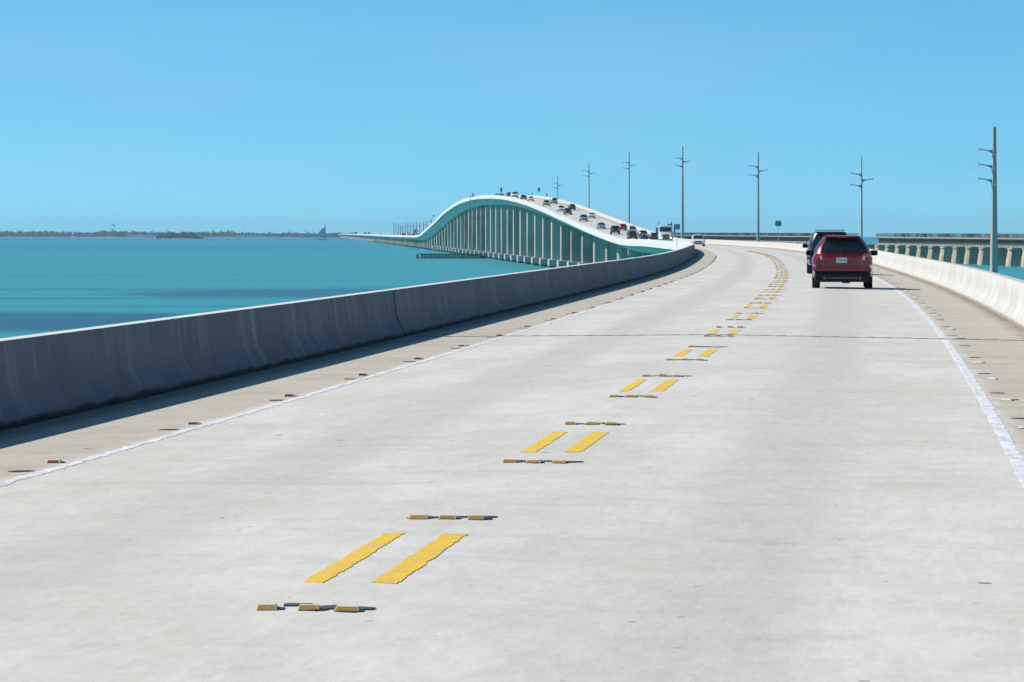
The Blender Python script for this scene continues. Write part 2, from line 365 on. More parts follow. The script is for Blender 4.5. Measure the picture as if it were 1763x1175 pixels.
_m = [(_zv[min(i + 1, len(_zv) - 1)] - _zv[max(i - 1, 0)]) / (_zs[min(i + 1, len(_zs) - 1)] - _zs[max(i - 1, 0)]) for i in range(len(_zs))]
def zprof(s):
    if s <= 0: return 0.0
    if s >= 3000: return (WATER + DECK_FAR) - s * s / (2 * RE) + (_zv[-1] - (WATER + DECK_FAR) + 9e6 / (2 * RE)) * max(0, 1 - (s - 3000) / 500)
    i = 0
    while s > _zs[i + 1]: i += 1
    h = _zs[i + 1] - _zs[i]; t = (s - _zs[i]) / h
    return (2*t**3 - 3*t**2 + 1) * _zv[i] + (t**3 - 2*t**2 + t) * h * _m[i] + (-2*t**3 + 3*t**2) * _zv[i+1] + (t**3 - t**2) * h * _m[i+1]
_PX, _PY, _TH = [-2.92005], [0.0], [0.09899]
for _i in range(1, 1101):
    k = lerp_tab(_ks, _kv, _i - .5); t1 = _TH[-1] - k; tm = (t1 + _TH[-1]) / 2
    _PX.append(_PX[-1] + math.sin(tm)); _PY.append(_PY[-1] + math.cos(tm)); _TH.append(t1)
def plan(s):
    if s <= 0: return _PX[0] + s * math.sin(_TH[0]), s * math.cos(_TH[0]), _TH[0]
    if s >= 1100: return _PX[-1] + (s - 1100) * math.sin(_TH[-1]), _PY[-1] + (s - 1100) * math.cos(_TH[-1]), _TH[-1]
    i = int(s); t = s - i
    return _PX[i] + (_PX[i+1] - _PX[i]) * t, _PY[i] + (_PY[i+1] - _PY[i]) * t, _TH[i] + (_TH[i+1] - _TH[i]) * t
def rp(s, off=0, up=0):
    x, y, th = plan(s)
    z = zprof(s) + off * -.00411 * min(1, max(0, (900 - s) / 300)) - .01304 * abs(off) * min(1, max(0, (1500 - s) / 300))
    return Vector((x + off * math.cos(th), y - off * math.sin(th), z + up))
def stations(a, b, extra=()):
    out = []; s = a
    while s < b - 1e-6:
        out.append(s)
        s += 1.0 if s < 130 else 2.5 if s < 700 else 5 if s < 2700 else 40
    out.append(b); return out
def project(p):
    return 881.5 + FPX * p.x / p.y, HY + FPX * (CAMH - p.z) / p.y
def s_at_px(px, off, lo, hi, up=0):
    best = None
    s = lo
    while s <= hi:
        e = abs(project(rp(s, off, up))[0] - px)
        if best is None or e < best[0]: best = (e, s)
        s += 1.0
    return best[1]
def loft(sec, ss, closed=True, uvf=None, fn=None):
    # sec: list of (off, up); swept along the alignment
    V, F, U = [], [], []; n = len(sec)
    acc = [0]
    for i in range(1, n): acc.append(acc[-1] + math.hypot(sec[i][0] - sec[i-1][0], sec[i][1] - sec[i-1][1]))
    for s in ss:
        for j, (o, u) in enumerate(fn(s) if fn else sec):
            V.append(rp(s, o, u)); U.append(uvf(s, o, acc[j]) if uvf else (s, acc[j]))
    m = len(ss)
    for i in range(m - 1):
        for j in range(n if closed else n - 1):
            k = (j + 1) % n; F.append((i*n + j, i*n + k, (i+1)*n + k, (i+1)*n + j))
    if closed: F += [tuple(range(n - 1, -1, -1)), tuple(range((m-1)*n, m*n))]
    return V, F, U

# ------------------------------------------------------------------ sea
def build_sea():
    radii = [0, 30, 80] + [80 * (1.085 ** i) for i in range(1, 71)]
    radii = [r for r in radii if r < 9000] + [9000 + 160 * i for i in range(32)]
    n = 240; V = [(0, 0, sea(0, 0))]; F = []
    for r in radii[1:]:
        for i in range(n):
            t = 2 * math.pi * i / n; x, y = r * math.cos(t), r * math.sin(t); V.append((x, y, sea(x, y)))
    for i in range(n): F.append((0, 1 + i, 1 + (i + 1) % n))
    for j in range(len(radii) - 2):
        for i in range(n):
            a = 1 + j * n; F.append((a + i, a + n + i, a + n + (i + 1) % n, a + (i + 1) % n))
    me = mkmesh('water', V, F)
    for p in me.polygons: p.use_smooth = True
    o = link('water', me, M['water']); tag(o, 'turquoise sea with dark sea grass patches', None, None, 'structure')
build_sea()

# ------------------------------------------------------------------ road deck
road = empty('road'); tag(road, 'pale worn concrete bridge roadway with two lanes', None, None, 'structure')
JOINT = 70.59
cuts = [-12, -1.1, 7.52, 16.13, 24.74, 33.35, 42.66, 51.97, 61.28, JOINT]
c_ = JOINT
while c_ < 125: c_ += 8.61; cuts.append(c_)
while c_ < 830: c_ += 41.15; cuts.append(c_)
while c_ < 2600: c_ += 41.15 * 7; cuts.append(c_)
cuts.append(S_END)
def slab_sec():
    os_ = [-BL - .1, -WL, -1.8, -.6, 0, .6, 1.9, WR, BR + .1]
    return [(o, 0) for o in os_] + [(BR + .1, -.2), (-BL - .1, -.2)]
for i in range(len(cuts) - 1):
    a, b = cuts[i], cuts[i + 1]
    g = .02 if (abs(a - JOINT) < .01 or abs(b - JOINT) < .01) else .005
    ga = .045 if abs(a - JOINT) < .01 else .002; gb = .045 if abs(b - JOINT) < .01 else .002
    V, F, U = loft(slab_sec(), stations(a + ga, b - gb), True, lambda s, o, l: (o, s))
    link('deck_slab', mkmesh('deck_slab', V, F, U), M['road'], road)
def jag_strip(o0, o1, s0, s1, up, step, jag, seed, ends=.0):
    # thin painted strip with ragged edges, lying on the deck
    r = random.Random(seed); n = max(2, int((s1 - s0) / step)); V, F, U = [], [], []
    e0 = e1 = 0
    for i in range(n + 1):
        s = s0 + (s1 - s0) * i / n
        e0 = .45 * e0 + r.uniform(-jag, jag); e1 = .45 * e1 + r.uniform(-jag, jag)
        for o, e in ((o0, e0), (o1, e1)):
            ss = s + (r.uniform(-ends, ends) if i in (0, n) else 0)
            V.append(rp(ss, o + e, up)); U.append((o + e, ss))
    for i in range(n): F.append((2*i, 2*i + 1, 2*i + 3, 2*i + 2))
    # give it real thickness
    b = len(V)
    V += [v - Vector((0, 0, up * 1.1)) for v in V]; U += U[:]
    for i in range(n): F += [(2*i, 2*i + 2, b + 2*i + 2, b + 2*i), (2*i + 1, b + 2*i + 1, b + 2*i + 3, 2*i + 3)]
    F += [(0, b, b + 1, 1), (2*n, 2*n + 1, b + 2*n + 1, b + 2*n)]
    return mkmesh('strip', V, F, U)
# expansion joint: header strips, steel seal and the comb of bolt plates
jt = link('expansion_joint', mkmesh('expansion_joint', *loft([(-BL - .05, -.012), (0, -.012), (BR + .05, -.012), (BR + .05, -.1), (-BL - .05, -.1)], [JOINT - .04, JOINT + .04])[:2]), M['joint'], road)
for sgn in (-1, 1):
    link('joint_edge', mkmesh('joint_edge', *loft([(-BL - .02, .004), (0, .004), (BR + .02, .004), (BR + .02, -.05), (-BL - .02, -.05)], [JOINT + sgn * .05 - .008, JOINT + sgn * .05 + .008])[:2]), M['joint'], jt)
    link('joint_header', jag_strip(-BL + .01, BR - .01, JOINT + sgn * .055 - (.50 if sgn < 0 else 0), JOINT + sgn * .055 + (.50 if sgn > 0 else 0), .003, .1, .01, 3 + sgn), M['joint_rim'], jt)
_bolt = MB().cham((0, 0, .006), (.16, .05, .014), .004).mesh('bolt_plate')
_o = -BL + .2
while _o < BR - .1:
    b_ = link('bolt_plate', _bolt, M['joint'], jt, rp(JOINT, _o, -.004)); b_.rotation_euler.z = -plan(JOINT)[2]; _o += .30
def crown_strip(o0, o1):      # split at the crown so strips stay on the surface
    return [(o0, o1)]

# edge lines
for (o, w, seed) in ((-WL, .10, 11), (WR, .112, 12)):
    a = -6.0; q = 0
    while a < 640:
        L_ = 24.0 if a < 120 else 80.0
        bseg = min(a + L_, 640)
        if a < JOINT < bseg: bseg = JOINT - .2
        me = jag_strip(o - w / 2, o + w / 2, a, bseg, .0035, .08 if a < 60 else .2 if a < 130 else 2.0, ((.020 if o < 0 else .014) if a < 130 else .004), seed * 100 + q)
        link('edge_line', me, M['white_line'], road); q += 1
        a = bseg + (.4 if abs(bseg - (JOINT - .2)) < .01 else 0)
    for (a, bb) in ((640, 1500), (1500, 2600)):
        V, F, U = loft([(o - w / 2, .006), (o + w / 2, .006), (o + w / 2, -.01), (o - w / 2, -.01)], stations(a, bb), True, lambda s, of, l: (of, s))
        link('edge_line', mkmesh('edge_line', V, F, U), M['white_line'], road)
# raised markers: a bevelled wedge with a reflector face on a bitumen pad
def marker_mesh():
    m = MB(); w, l, h = .058, .052, .027
    P = [(-w, -l, 0), (w, -l, 0), (w, l, 0), (-w, l, 0), (-w * .82, -l * .45, h), (w * .82, -l * .45, h), (w * .82, l * .45, h), (-w * .82, l * .45, h)]
    return m.add(P, [(0, 3, 2, 1), (4, 5, 6, 7), (0, 1, 5, 4), (1, 2, 6, 5), (2, 3, 7, 6), (3, 0, 4, 7)]).mesh('raised_marker')
def lens_mesh():
    w, l, h = .058, .052, .027
    P = [(-w * .86, -l * .98 - .002, .0025), (w * .86, -l * .98 - .002, .0025), (w * .76, -l * .50 - .002, h * .93), (-w * .76, -l * .50 - .002, h * .93)]
    P += [(p[0], p[1] + .004, p[2] - .001) for p in P]
    return mkmesh('reflector', P, [(0, 1, 2, 3), (7, 6, 5, 4), (0, 4, 5, 1), (1, 5, 6, 2), (2, 6, 7, 3), (3, 7, 4, 0)])
def pad_mesh(seed, rx, ry):
    r = random.Random(seed); n = 14; P = []
    for z in (0.004, -.01):
        r2 = random.Random(seed)
        for i in range(n):
            t = 2 * math.pi * i / n; k = r2.uniform(.72, 1.15); P.append((rx * k * math.cos(t), ry * k * math.sin(t), z))
    F = [tuple(range(n))] + [(i, n + i, n + (i + 1) % n, (i + 1) % n) for i in range(n)]
    return mkmesh('bitumen_pad', P, F)
_mk, _ln = {}, {}
for key, case in (('amber', 'mk_case'), ('red', 'mk_case_w'), ('white', 'mk_case_w')):
    _mk[key] = marker_mesh(); _mk[key].materials.append(M[case])
for key, mt in (('amber', 'mk_amber'), ('red', 'mk_red'), ('white', 'mk_case_w')):
    _ln[key] = lens_mesh(); _ln[key].materials.append(M[mt])
_pads = [pad_mesh(40 + i, .085, .07) for i in range(5)] + [pad_mesh(60 + i, .10, .085) for i in range(4)]
for p in _pads: p.materials.append(M['pad'])
def put_marker(s, off, key, pads=True, intact=False):
    zr = -plan(s)[2] + rnd.uniform(-.06, .06)
    o = link('raised_marker', _mk[key], None, road, rp(s, off, .003)); o.rotation_euler.z = zr
    o.scale = (rnd.uniform(.86, 1.08), rnd.uniform(.9, 1.1), rnd.uniform(.72, 1.0)); o.rotation_euler.x = rnd.uniform(-.03, .03); o.rotation_euler.y = rnd.uniform(-.03, .03)
    if not intact and rnd.random() < .04: return o      # lens broken out
    l = link('reflector', _ln[key], None, o)
    if pads:
        p = link('bitumen_pad', rnd.choice(_pads[:5]), None, o); p.location = (rnd.uniform(.0, .04), rnd.uniform(-.01, .05), .0005); p.rotation_euler.z = rnd.uniform(0, 6.28)
    return o
def put_pad(s, off, big=True):
    o = link('bitumen_pad', rnd.choice(_pads[5:] if big else _pads[:5]), None, road, rp(s, off, .0025)); o.rotation_euler.z = rnd.uniform(0, 6.28); return o
ROW0, PITCH = 19.86, 6.21
row_fix = {0: .0, 1: .05, 2: -.02}
for k in range(-1, 66):
    s = ROW0 + PITCH * k
    for j in (-1, 0, 1):
        if rnd.random() < .06 and k > 3: put_pad(s, j * .19)
        else: put_marker(s + rnd.uniform(-.03, .03), j * .19 + rnd.uniform(-.015, .015), 'amber', True, k < 8)
        if k < 30 and (k < 4 or rnd.random() < .75): put_pad(s + rnd.uniform(.08, .28), j * .19 + rnd.uniform(.03, .12), rnd.random() < .4)
    if k % 2: continue
    a, b = s + 1.62 + rnd.uniform(-.1, .1), s + 4.95 + rnd.uniform(-.12, .12)
    for j, w in ((-1, .118), (1, .150)):
        w *= rnd.uniform(.92, 1.1); o = j * .18 + rnd.uniform(-.01, .01)
        me = jag_strip(o - w / 2, o + w / 2, a, b, .004, .05 if k < 8 else .4, .007 if k < 8 else .005, 900 + k * 2 + j, .10)
        if a < JOINT + .2 < b + .4 and b > JOINT - .2:
            me = jag_strip(o - w / 2, o + w / 2, a, JOINT - .25, .006, .2, .012, 900 + k * 2 + j, .1)
        link('yellow_stripe', me, M['yellow'], road)
far_row = ROW0 + PITCH * 66
while far_row < 1560:
    for j in (-1, 1):
        V, F, U = loft([(j * .18 - .07, .008), (j * .18 + .07, .008), (j * .18 + .07, -.01), (j * .18 - .07, -.01)], [far_row + 1.6, far_row + 4.95], True, lambda s, of, l: (of, s))
        link('yellow_stripe', mkmesh('yellow_stripe', V, F, U), M['yellow'], road)
    far_row += 2 * PITCH
for k in range(-2, 42):
    s = 32.5 + 6.42 * k
    if s < 3: continue
    put_marker(s, -WL - .16 + rnd.uniform(-.02, .02), 'red', rnd.random() < .8); put_pad(s - 1.15 + rnd.uniform(-.2, .2), -WL - .17 + rnd.uniform(-.03, .03))
    s = 39.5 + 6.3 * k
    if rnd.random() < .85: put_marker(s, WR + .24 + rnd.uniform(-.02, .02), 'white', rnd.random() < .9)
    put_pad(s + 2.2 + rnd.uniform(-.3, .3), WR + .22 + rnd.uniform(-.04, .04))
    if rnd.random() < .5: put_pad(s + .2, WR + .30)

# ------------------------------------------------------------------ parapet barriers
def barrier(side, mat, label):
    b0 = BL if side < 0 else BR
    root = empty('concrete_barrier', rp(0, side * b0)); tag(root, label, 'barrier')
    sec = [(0, -.02), (0, .075), (-.045, .16), (-.10, .25), (-.14, .33), (-.165, .50), (-.20, .79), (-.215, .81), (-.435, .81), (-.45, .795), (-.45, -.02)]
    if side > 0: sec = [(-x, z) for x, z in sec][::-1]
    sec = [(side * b0 + x, z) for x, z in sec]
    foot_first = side < 0
    L_ = sum(math.hypot(sec[i+1][0] - sec[i][0], sec[i+1][1] - sec[i][1]) for i in range(len(sec) - 1))
    uvf = (lambda s, o, l: (s, l)) if foot_first else (lambda s, o, l: (s, L_ - l))
    a = -12.0; ends = [JOINT]
    while ends[-1] < S_END: ends.append(min(S_END, ends[-1] + 288.05))
    for e in ends:
        V, F, U = loft(sec, stations(a, e - .03), True, uvf)
        V = [v - root.location for v in V]
        link('barrier_segment', mkmesh('barrier_segment', V, F, U, 35), mat, root); a = e + .03 + .20
        if e < 1600:    # recessed dark seal filling the opening between two segments
            cx = side * b0 - side * -.24; inset = [(cx + (x - cx) * .80, (z - .02) * .97 if z > 0 else z) for x, z in sec]
            V, F, U = loft(inset, [e - .04, e + .24]); link('joint_seal', mkmesh('joint_seal', [v - root.location for v in V], F), M['under'], root)
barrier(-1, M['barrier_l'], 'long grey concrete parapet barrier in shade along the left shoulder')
barrier(1, M['barrier_r'], 'long white sunlit concrete parapet barrier along the right shoulder')

# ------------------------------------------------------------------ bridge: box girder and piers
bridge = empty('bridge', rp(0, 0, -.3)); tag(bridge, 'long concrete girder bridge rising in a high hump over the channel', 'bridge')
gl, gr = -BL - .445, BR + .445
gsec = [(gl, -.04), (-BL - .12, -.04), (-BL - .12, -.22), (BR + .12, -.22), (BR + .12, -.04), (gr, -.04), (gr, -.38), (3.5, -.72), (2.75, -2.4), (-2.65, -2.4), (-3.4, -.72), (gl, -.38)]
def girder_depth(s):
    t = min(1, max(0, (s - 850) / 200)) * min(1, max(0, (2450 - s) / 250)); return 1.75 + .65 * t
def gfn(s):
    d = girder_depth(s); return gsec[:8] + [(2.75, -d), (-2.65, -d)] + gsec[10:]
gcuts = [-12] + [JOINT + 288.05 * i for i in range(0, 29)] + [S_END]
for i in range(len(gcuts) - 1):
    a, b = gcuts[i], gcuts[i + 1]
    if b <= a: continue
    V, F, U = loft(gsec, stations(a + .02, b - .02), fn=gfn); V = [v - bridge.location for v in V]
    link('box_girder', mkmesh('box_girder', V, F, None, 20), M['girder'], bridge)
SPAN, S0 = 41.15, 821.64
def unit_pier(w, t, name, flare=0):
    m = MB(); c = .12
    def ring(z, a, b): return [(a - c, -b, z), (a, -b + c, z), (a, b - c, z), (a - c, b, z), (-a + c, b, z), (-a, b - c, z), (-a, -b + c, z), (-a + c, -b, z)]
    P = []; zs = [(0, 0), (.93, 0), (1, flare)] if flare else [(0, 0), (1, 0)]
    for z, f in zs: P += ring(z, w / 2 + f, t / 2)
    F = []
    for i in range(len(zs) - 1):
        for j in range(8): F.append((i*8 + j, i*8 + (j+1) % 8, i*8 + 8 + (j+1) % 8, i*8 + 8 + j))
    F += [tuple(range(7, -1, -1)), tuple(range((len(zs) - 1) * 8, len(zs) * 8))]
    me = m.add(P, F).mesh(name); me.materials.append(M['pier']); return me
high_pier = unit_pier(4.6, 4.2, 'pier'); low_pier = MB().lathe([(.78, 0), (.78, 1)], 16, 'Z', (-1.85, 0, 0)).lathe([(.78, 0), (.78, 1)], 16, 'Z', (1.85, 0, 0)).mesh('pier', 40); low_pier.materials.append(M['pier'])
foot_me = MB().cham((0, 0, 0), (6.3, 6.0, 1.75), .1).mesh('footing'); foot_me.materials.append(M['footing'])
shaft_me = MB().lathe([(.85, -3.0), (.85, 0)], 12).mesh('drilled_shaft'); shaft_me.materials.append(M['wetpile'])
base_me = MB().cham((0, 0, 0), (5.6, 2.2, 1.3), .1).mesh('pier_base'); base_me.materials.append(M['wetpile'])
k = -20
while S0 + SPAN * k < S_END - 10:
    s = S0 + SPAN * k; p = rp(s, .1); zt = zprof(s) - girder_depth(s) + .01; zw = sea(p.x, p.y); high = 2 <= k <= 32
    zb = zw + (2.25 if high else -2.0)
    o = link('pier', high_pier if high else low_pier, None, bridge)
    o.location = Vector((p.x, p.y, zb)) - bridge.location; o.scale = (1, 1, zt - zb); o.rotation_euler.z = -plan(s)[2]
    sub = lambda nm, me, lx, ly, z: None
    def subpart(nm, me, lx, ly, z):
        q = link(nm, me, None, o); q.location = (lx, ly, (z - zb) / (zt - zb)); q.scale = (1, 1, 1 / (zt - zb)); return q
    if high:
        subpart('footing', foot_me, 0, 0, zw + 1.45)
        for lx in (-2.0, 2.0):
            for ly in (-1.7, 1.7): subpart('drilled_shaft', shaft_me, lx, ly, zw + .7)
    elif -4 <= k <= 80: subpart('pier_base', base_me, 0, 0, zw + .1)
    k += 1

# ------------------------------------------------------------------ channel fender and the hanging inspection platform
M['timber'] = m_concrete('dark_fender_timber', (.085, .085, .09), (.045, .05, .055), .9, .7)
M['fpost'] = m_concrete('fender_post_concrete', (.52, .50, .46), (.36, .35, .33), .6, .5)
def build_fender():
    a = at(722.5, 445, 1480); a.z = sea(a.x, a.y); L_ = 42.0
    root = empty('channel_fender', a); root.rotation_euler.z = R(1.0)
    tag(root, 'dark timber fender wall standing in the channel beside the bridge piers', 'fender')
    pile = MB().lathe([(.19, -3), (.19, 1.75), (.15, 1.85)], 8).mesh('fender_pile'); pile.materials.append(M['timber'])
    r = random.Random(5)
    for i in range(58):
        o = link('fender_pile', pile, None, root, (.9 + i * .70 + r.uniform(-.06, .06), r.uniform(-.08, .08), r.uniform(-.18, .1)))
        o.rotation_euler = (r.uniform(-.03, .03), r.uniform(-.03, .03), 0)
    for z in (.35, .95, 1.5): MB().cham((L_ / 2, -.30, z), (L_ - 1.0, .16, .30), .02).build('wale', M['timber'], root)
    MB().cham((L_ / 2, .1, 1.80), (L_ - .8, .55, .12), .02).build('walkway', M['timber'], root)
    MB().cham((.15, -.1, .4), (.55, .8, 4.0), .04).build('end_post', M['fpost'], root)
    dol = empty('mooring_dolphin', a + Vector((-.95, .1, 0))); tag(dol, 'small cluster of timber piles with a thin light mast beside the fender', 'piles')
    for dx, dy in ((0, 0), (.42, .1), (.18, .4)): MB().rod((dx - .1, dy, -3), (dx * .8, dy * .8, 1.7), .2, .18, 8).build('pile', M['timber'], dol)
    MB().box((.2, .15, 1.2), (.75, .7, .18)).build('binding', M['timber'], dol)
    MB().rod((.2, .15, 1.7), (.2, .15, 3.1), .06, .05, 6).build('mast', M['galv'], dol)
    MB().lathe([(.16, 0), (.16, .3), (.08, .4)], 8, 'Z', (.2, .15, 3.0)).build('lantern', M['timber'], dol)
build_fender()
def build_platform():
    s = s_at_px(811, -BL - .9, 1450, 1900); p = rp(s, -BL - 1.0); th = plan(s)[2]
    root = empty('inspection_platform', p, (0, 0, -th)); tag(root, 'slender steel inspection platform hanging below the bridge crest', 'platform')
    st = M['steel_dark'] = m_plain('dark_platform_steel', (.10, .12, .15), .5, .2, 2, .3)
    for dy in (-1.0, 1.0):
        for dx in (-.2, 1.55): MB().rod((dx, dy, -7.6), (dx, dy, .9), .07, .07, 6).build('hanger', st, root)
    MB().box((2.9, 0, -7.6), (7.2, 1.4, .14)).build('deck', st, root)
    rail = MB()
    for i in range(9): rail.rod((-.6 + i * .86, -.7, -7.6), (-.6 + i * .86, -.7, -6.5), .03, .03, 5)
    for z in (-6.5, -7.05): rail.rod((-.6, -.7, z), (6.4, -.7, z), .03, .03, 5)
    rail.build('railing', st, root)
    MB().box((.8, 0, .95), (2.4, .3, .25)).build('cross_beam', st, root)
    MB().cham((.9, .1, 1.45), (.55, .5, .9), .08).build('winch', st, root)
    MB().rod((.7, 0, 1.8), (.5, 0, 2.6), .12, .08, 6).build('boom', st, root)
build_platform()

# ------------------------------------------------------------------ old railway bridge on the right, cut open at the channel
M['oldpier'] = m_concrete('old_pier_concrete', (.47, .385, .29), (.21, .165, .12), .35, .85)
M['oldslab'] = m_concrete('old_deck_slab', (.36, .28, .21), (.19, .14, .105), .4, .8)
M['oldsteel'] = m_concrete('old_grey_girder_steel', (.19, .165, .14), (.13, .085, .06), .25, .6)
M['oldrail'] = m_concrete('rusty_guard_rail', (.10, .095, .10), (.09, .065, .05), .5, .6)
M['oldlight'] = m_concrete('pale_bearing_lattice', (.46, .46, .44), (.28, .26, .24), .6, .7)
OS = 24.4; ODX = -.052
def oldpt(y): return Vector((145.2 + ODX * (y - 1150), y, 0))
def old_meshes():
    hd = OS / math.hypot(1, ODX)
    sl = MB(); sl.box((0, OS / 2, -.32), (7.0, OS - .06, .40)); 
    i = .6
    while i < OS:
        for sx in (-1, 1): sl.prism([(sx * 2.5, i - .12, -.53), (sx * 3.4, i - .12, -.53), (sx * 2.5, i - .12, -1.05)], (0, 0, 0), (0, .24, 0))
        i += 1.22
    slab = sl.mesh('deck_slab'); slab.materials.append(M['oldslab'])
    g = MB()
    for sx in (-1, 1):
        g.box((sx * 2.2, OS / 2, -1.45), (.05, OS - .3, 1.8)); g.box((sx * 2.2, OS / 2, -.60), (.45, OS - .3, .06)); g.box((sx * 2.2, OS / 2, -2.33), (.45, OS - .3, .06))
        for j in range(16): g.box((sx * 2.2, .8 + j * (OS - 1.6) / 15, -1.45), (.40, .05, 1.72))
    gird = g.mesh('plate_girder'); gird.materials.append(M['oldsteel'])
    la = MB(); n = 12
    for sx in (-1, 1):
        la.box((sx * 2.35, OS / 2, -2.82), (.16, OS - 2.2, .10)); la.box((sx * 2.35, OS / 2, -2.42), (.16, OS - 2.2, .08))
        for j in range(n):
            y0, y1 = 1.2 + j * (OS - 2.4) / n, 1.2 + (j + 1) * (OS - 2.4) / n
            la.rod((sx * 2.35, y0, -2.80), (sx * 2.35, (y0 + y1) / 2, -2.42), .06, .06, 4); la.rod((sx * 2.35, (y0 + y1) / 2, -2.42), (sx * 2.35, y1, -2.80), .06, .06, 4)
    lat = la.mesh('bottom_lattice'); lat.materials.append(M['oldlight'])
    ra = MB()
    for sx in (-1, 1):
        for j in range(17): ra.box((sx * 3.35, .4 + j * (OS - .8) / 16, .48), (.10, .16, 1.2))
        for z in (.45, 1.0): ra.box((sx * 3.35, OS / 2, z), (.06, OS - .05, .055))
    rail = ra.mesh('guard_rail'); rail.materials.append(M['oldrail'])
    H_ = 9.3
    pm = MB(); P = []
    def ring(z, w, t): 
        q = []
        for sx, sy in ((1, -1), (1, 1), (-1, 1), (-1, -1)):
            pts = [(sx * w, sy * (t - .6), z), (sx * (w - .6), sy * t, z)]
            if (sx, sy) in ((1, -1), (-1, 1)): pts = pts[::-1]
            q += pts
        return q
    rings = [(-H_, 4.0, 3.0), (-6.4, 3.75, 2.75), (-3.7, 3.35, 2.1), (-3.55, 3.55, 2.4), (-3.1, 3.55, 2.4), (-3.0, 3.3, 2.1)]
    for z, w, t in rings: P += ring(z, w, t)
    F = []
    for i in range(len(rings) - 1):
        for j in range(8): F.append((i*8 + j, i*8 + (j+1) % 8, i*8 + 8 + (j+1) % 8, i*8 + 8 + j))
    F += [tuple(range(7, -1, -1)), tuple(range(40, 48))]
    pm.add(P, F); pier = pm.mesh('pier'); pier.materials.append(M['oldpier'])
    bl = MB()
    for sx in (-1, 1): bl.cham((sx * 2.2, 0, -2.70), (.9, 1.7, .62), .08)
    bear = bl.mesh('bearing_block'); bear.materials.append(M['oldlight'])
    return slab, gird, lat, rail, pier, bear
def build_old(y0, n, dirn, label, last_pier=True):
    slab, gird, lat, rail, pier, bear = OLD
    p0 = oldpt(y0); root = empty('old_railway_bridge', p0, (0, 0, math.atan(-ODX))); tag(root, label, 'bridge')
    for i in range(n):
        yb = i * OS if dirn > 0 else -(i + 1) * OS; yp = i * OS * dirn
        drop = -((y0 + yp) ** 2) / (2 * RE)
        for nm, me in (('deck_slab', slab), ('plate_girder', gird), ('bottom_lattice', lat), ('guard_rail', rail)): link(nm, me, None, root, (0, yb, drop))
        q = link('pier', pier, None, root, (0, yp, drop)); link('bearing_block', bear, None, q)
OLD = old_meshes()
build_old(1433, 17, -1, 'near part of the old steel girder railway bridge on tapered concrete piers')
build_old(1526, 44, 1, 'far part of the old railway bridge beyond the open channel gap')
def build_ruin():
    p = oldpt(1442); p.x -= 4.0; p.z = sea(p.x, p.y); root = empty('bridge_pier_stump', p); tag(root, 'brown stump of a removed pier at the cut end of the old bridge', 'pier')
    MB().box((0, 0, 2.2), (4.6, 6, 5.6), None, .93).build('body', M['oldslab'], root); MB().cham((0, 0, 5.15), (4.9, 6.2, .5), .1).build('cap', M['oldslab'], root)
build_ruin()

# ------------------------------------------------------------------ concrete power poles parallel to the bridge
XV = 530.0
def power_pole(px, ytop, d_eye, d_top, arms, label, far=False, arm_len=2.25):
    y = 120.0 * FPX / (px - XV); t = at(px, ytop, y); zb = sea(t.x, y)
    root = empty('power_pole', (t.x, y, zb)); tag(root, label, 'pole', 'power poles standing in the sea' if not far else 'distant power poles beyond the hump')
    h = t.z - zb; he = CAMH - zb; d0 = d_top + (d_eye - d_top) * h / (h - he) if h > he + 2 else d_eye
    MB().lathe([(d0 / 2, -1), (d0 / 2, 0), (d_top / 2 + .12, h - 2.0), (d_top / 2, h)] if False else [(d0 / 2, -2), (d0 / 2, 0), (d_top / 2, h)], 8).build('shaft', M['pole'], root).rotation_euler.z = R(-8)
    MB().lathe([(d0 / 2 + .45, -2), (d0 / 2 + .45, .9), (d0 / 2 + .3, 1.1)], 8).build('base_collar', M['wetpile'], root)
    ld = Vector((-math.sin(.0497), math.cos(.0497), 0)); la = Vector((ld.y, -ld.x, 0))
    for (ay, sd) in arms:
        z = at(px, ay, y).z - zb; rr = d_top / 2 + (d0 - d_top) / 2 * (1 - z / h)
        if not far and len(arms) == 3: WIRE[arms.index((ay, sd))].append(Vector((t.x, y, zb)) + la * sd * (rr + arm_len - .06) + Vector((0, 0, z + .08)))
        o = MB().rod(la * sd * (rr - .05) + Vector((0, 0, z)), la * sd * (rr + arm_len) + Vector((0, 0, z + .42)), .13, .07, 8).build('insulator_arm', M['arm'], root)
        b = MB(); b.rod(la * sd * rr + Vector((0, 0, z - .3)), la * sd * rr + Vector((0, 0, z + .3)), .2, .2, 8); b.rod(la * sd * (rr + .05) + Vector((0, 0, z)), la * sd * (rr + .5) + Vector((0, 0, z + .09)), .22, .2, 8); b.build('bracket', M['arm'], o)
        MB().rod(la * sd * (rr + arm_len - .06) + Vector((0, 0, z + .5)), la * sd * (rr + arm_len - .06) + Vector((0, 0, z + .1)), .09, .09, 6).build('clamp', M['arm'], o)
WIRE = [[], [], []]
L3 = lambda a, b, c: [(a, -1), (b, 1), (c, -1)]
power_pole(2030, 168, 1.2, .66, [(228, -1), (258, -1), (288, -1)], 'concrete power pole just outside the right edge')
power_pole(1711, 219, 1.30, .70, [(261, -1), (287, -1), (311.5, -1)], 'thick concrete power pole at the right edge with three left arms')
power_pole(1483, 270, .55, .28, L3(301.5, 311.5, 321), 'slim power pole rising behind the red car')
power_pole(1305, 263, .76, .38, L3(288, 295.5, 303.5), 'power pole just left of the small grey sign on the right barrier')
power_pole(1175, 253, 1.0, .42, L3(274, 279.5, 287), 'tallest looking power pole just right of the white truck')
power_pole(1083, 262, .72, .36, L3(281, 286, 291), 'power pole standing above the red car on the hump')
power_pole(1014, 278, .68, .36, L3(295.5, 299.5, 304), 'power pole behind the middle of the descending hump')
power_pole(960, 303, .66, .36, L3(316, 320, 324.5), 'short looking power pole right of the hump crest')
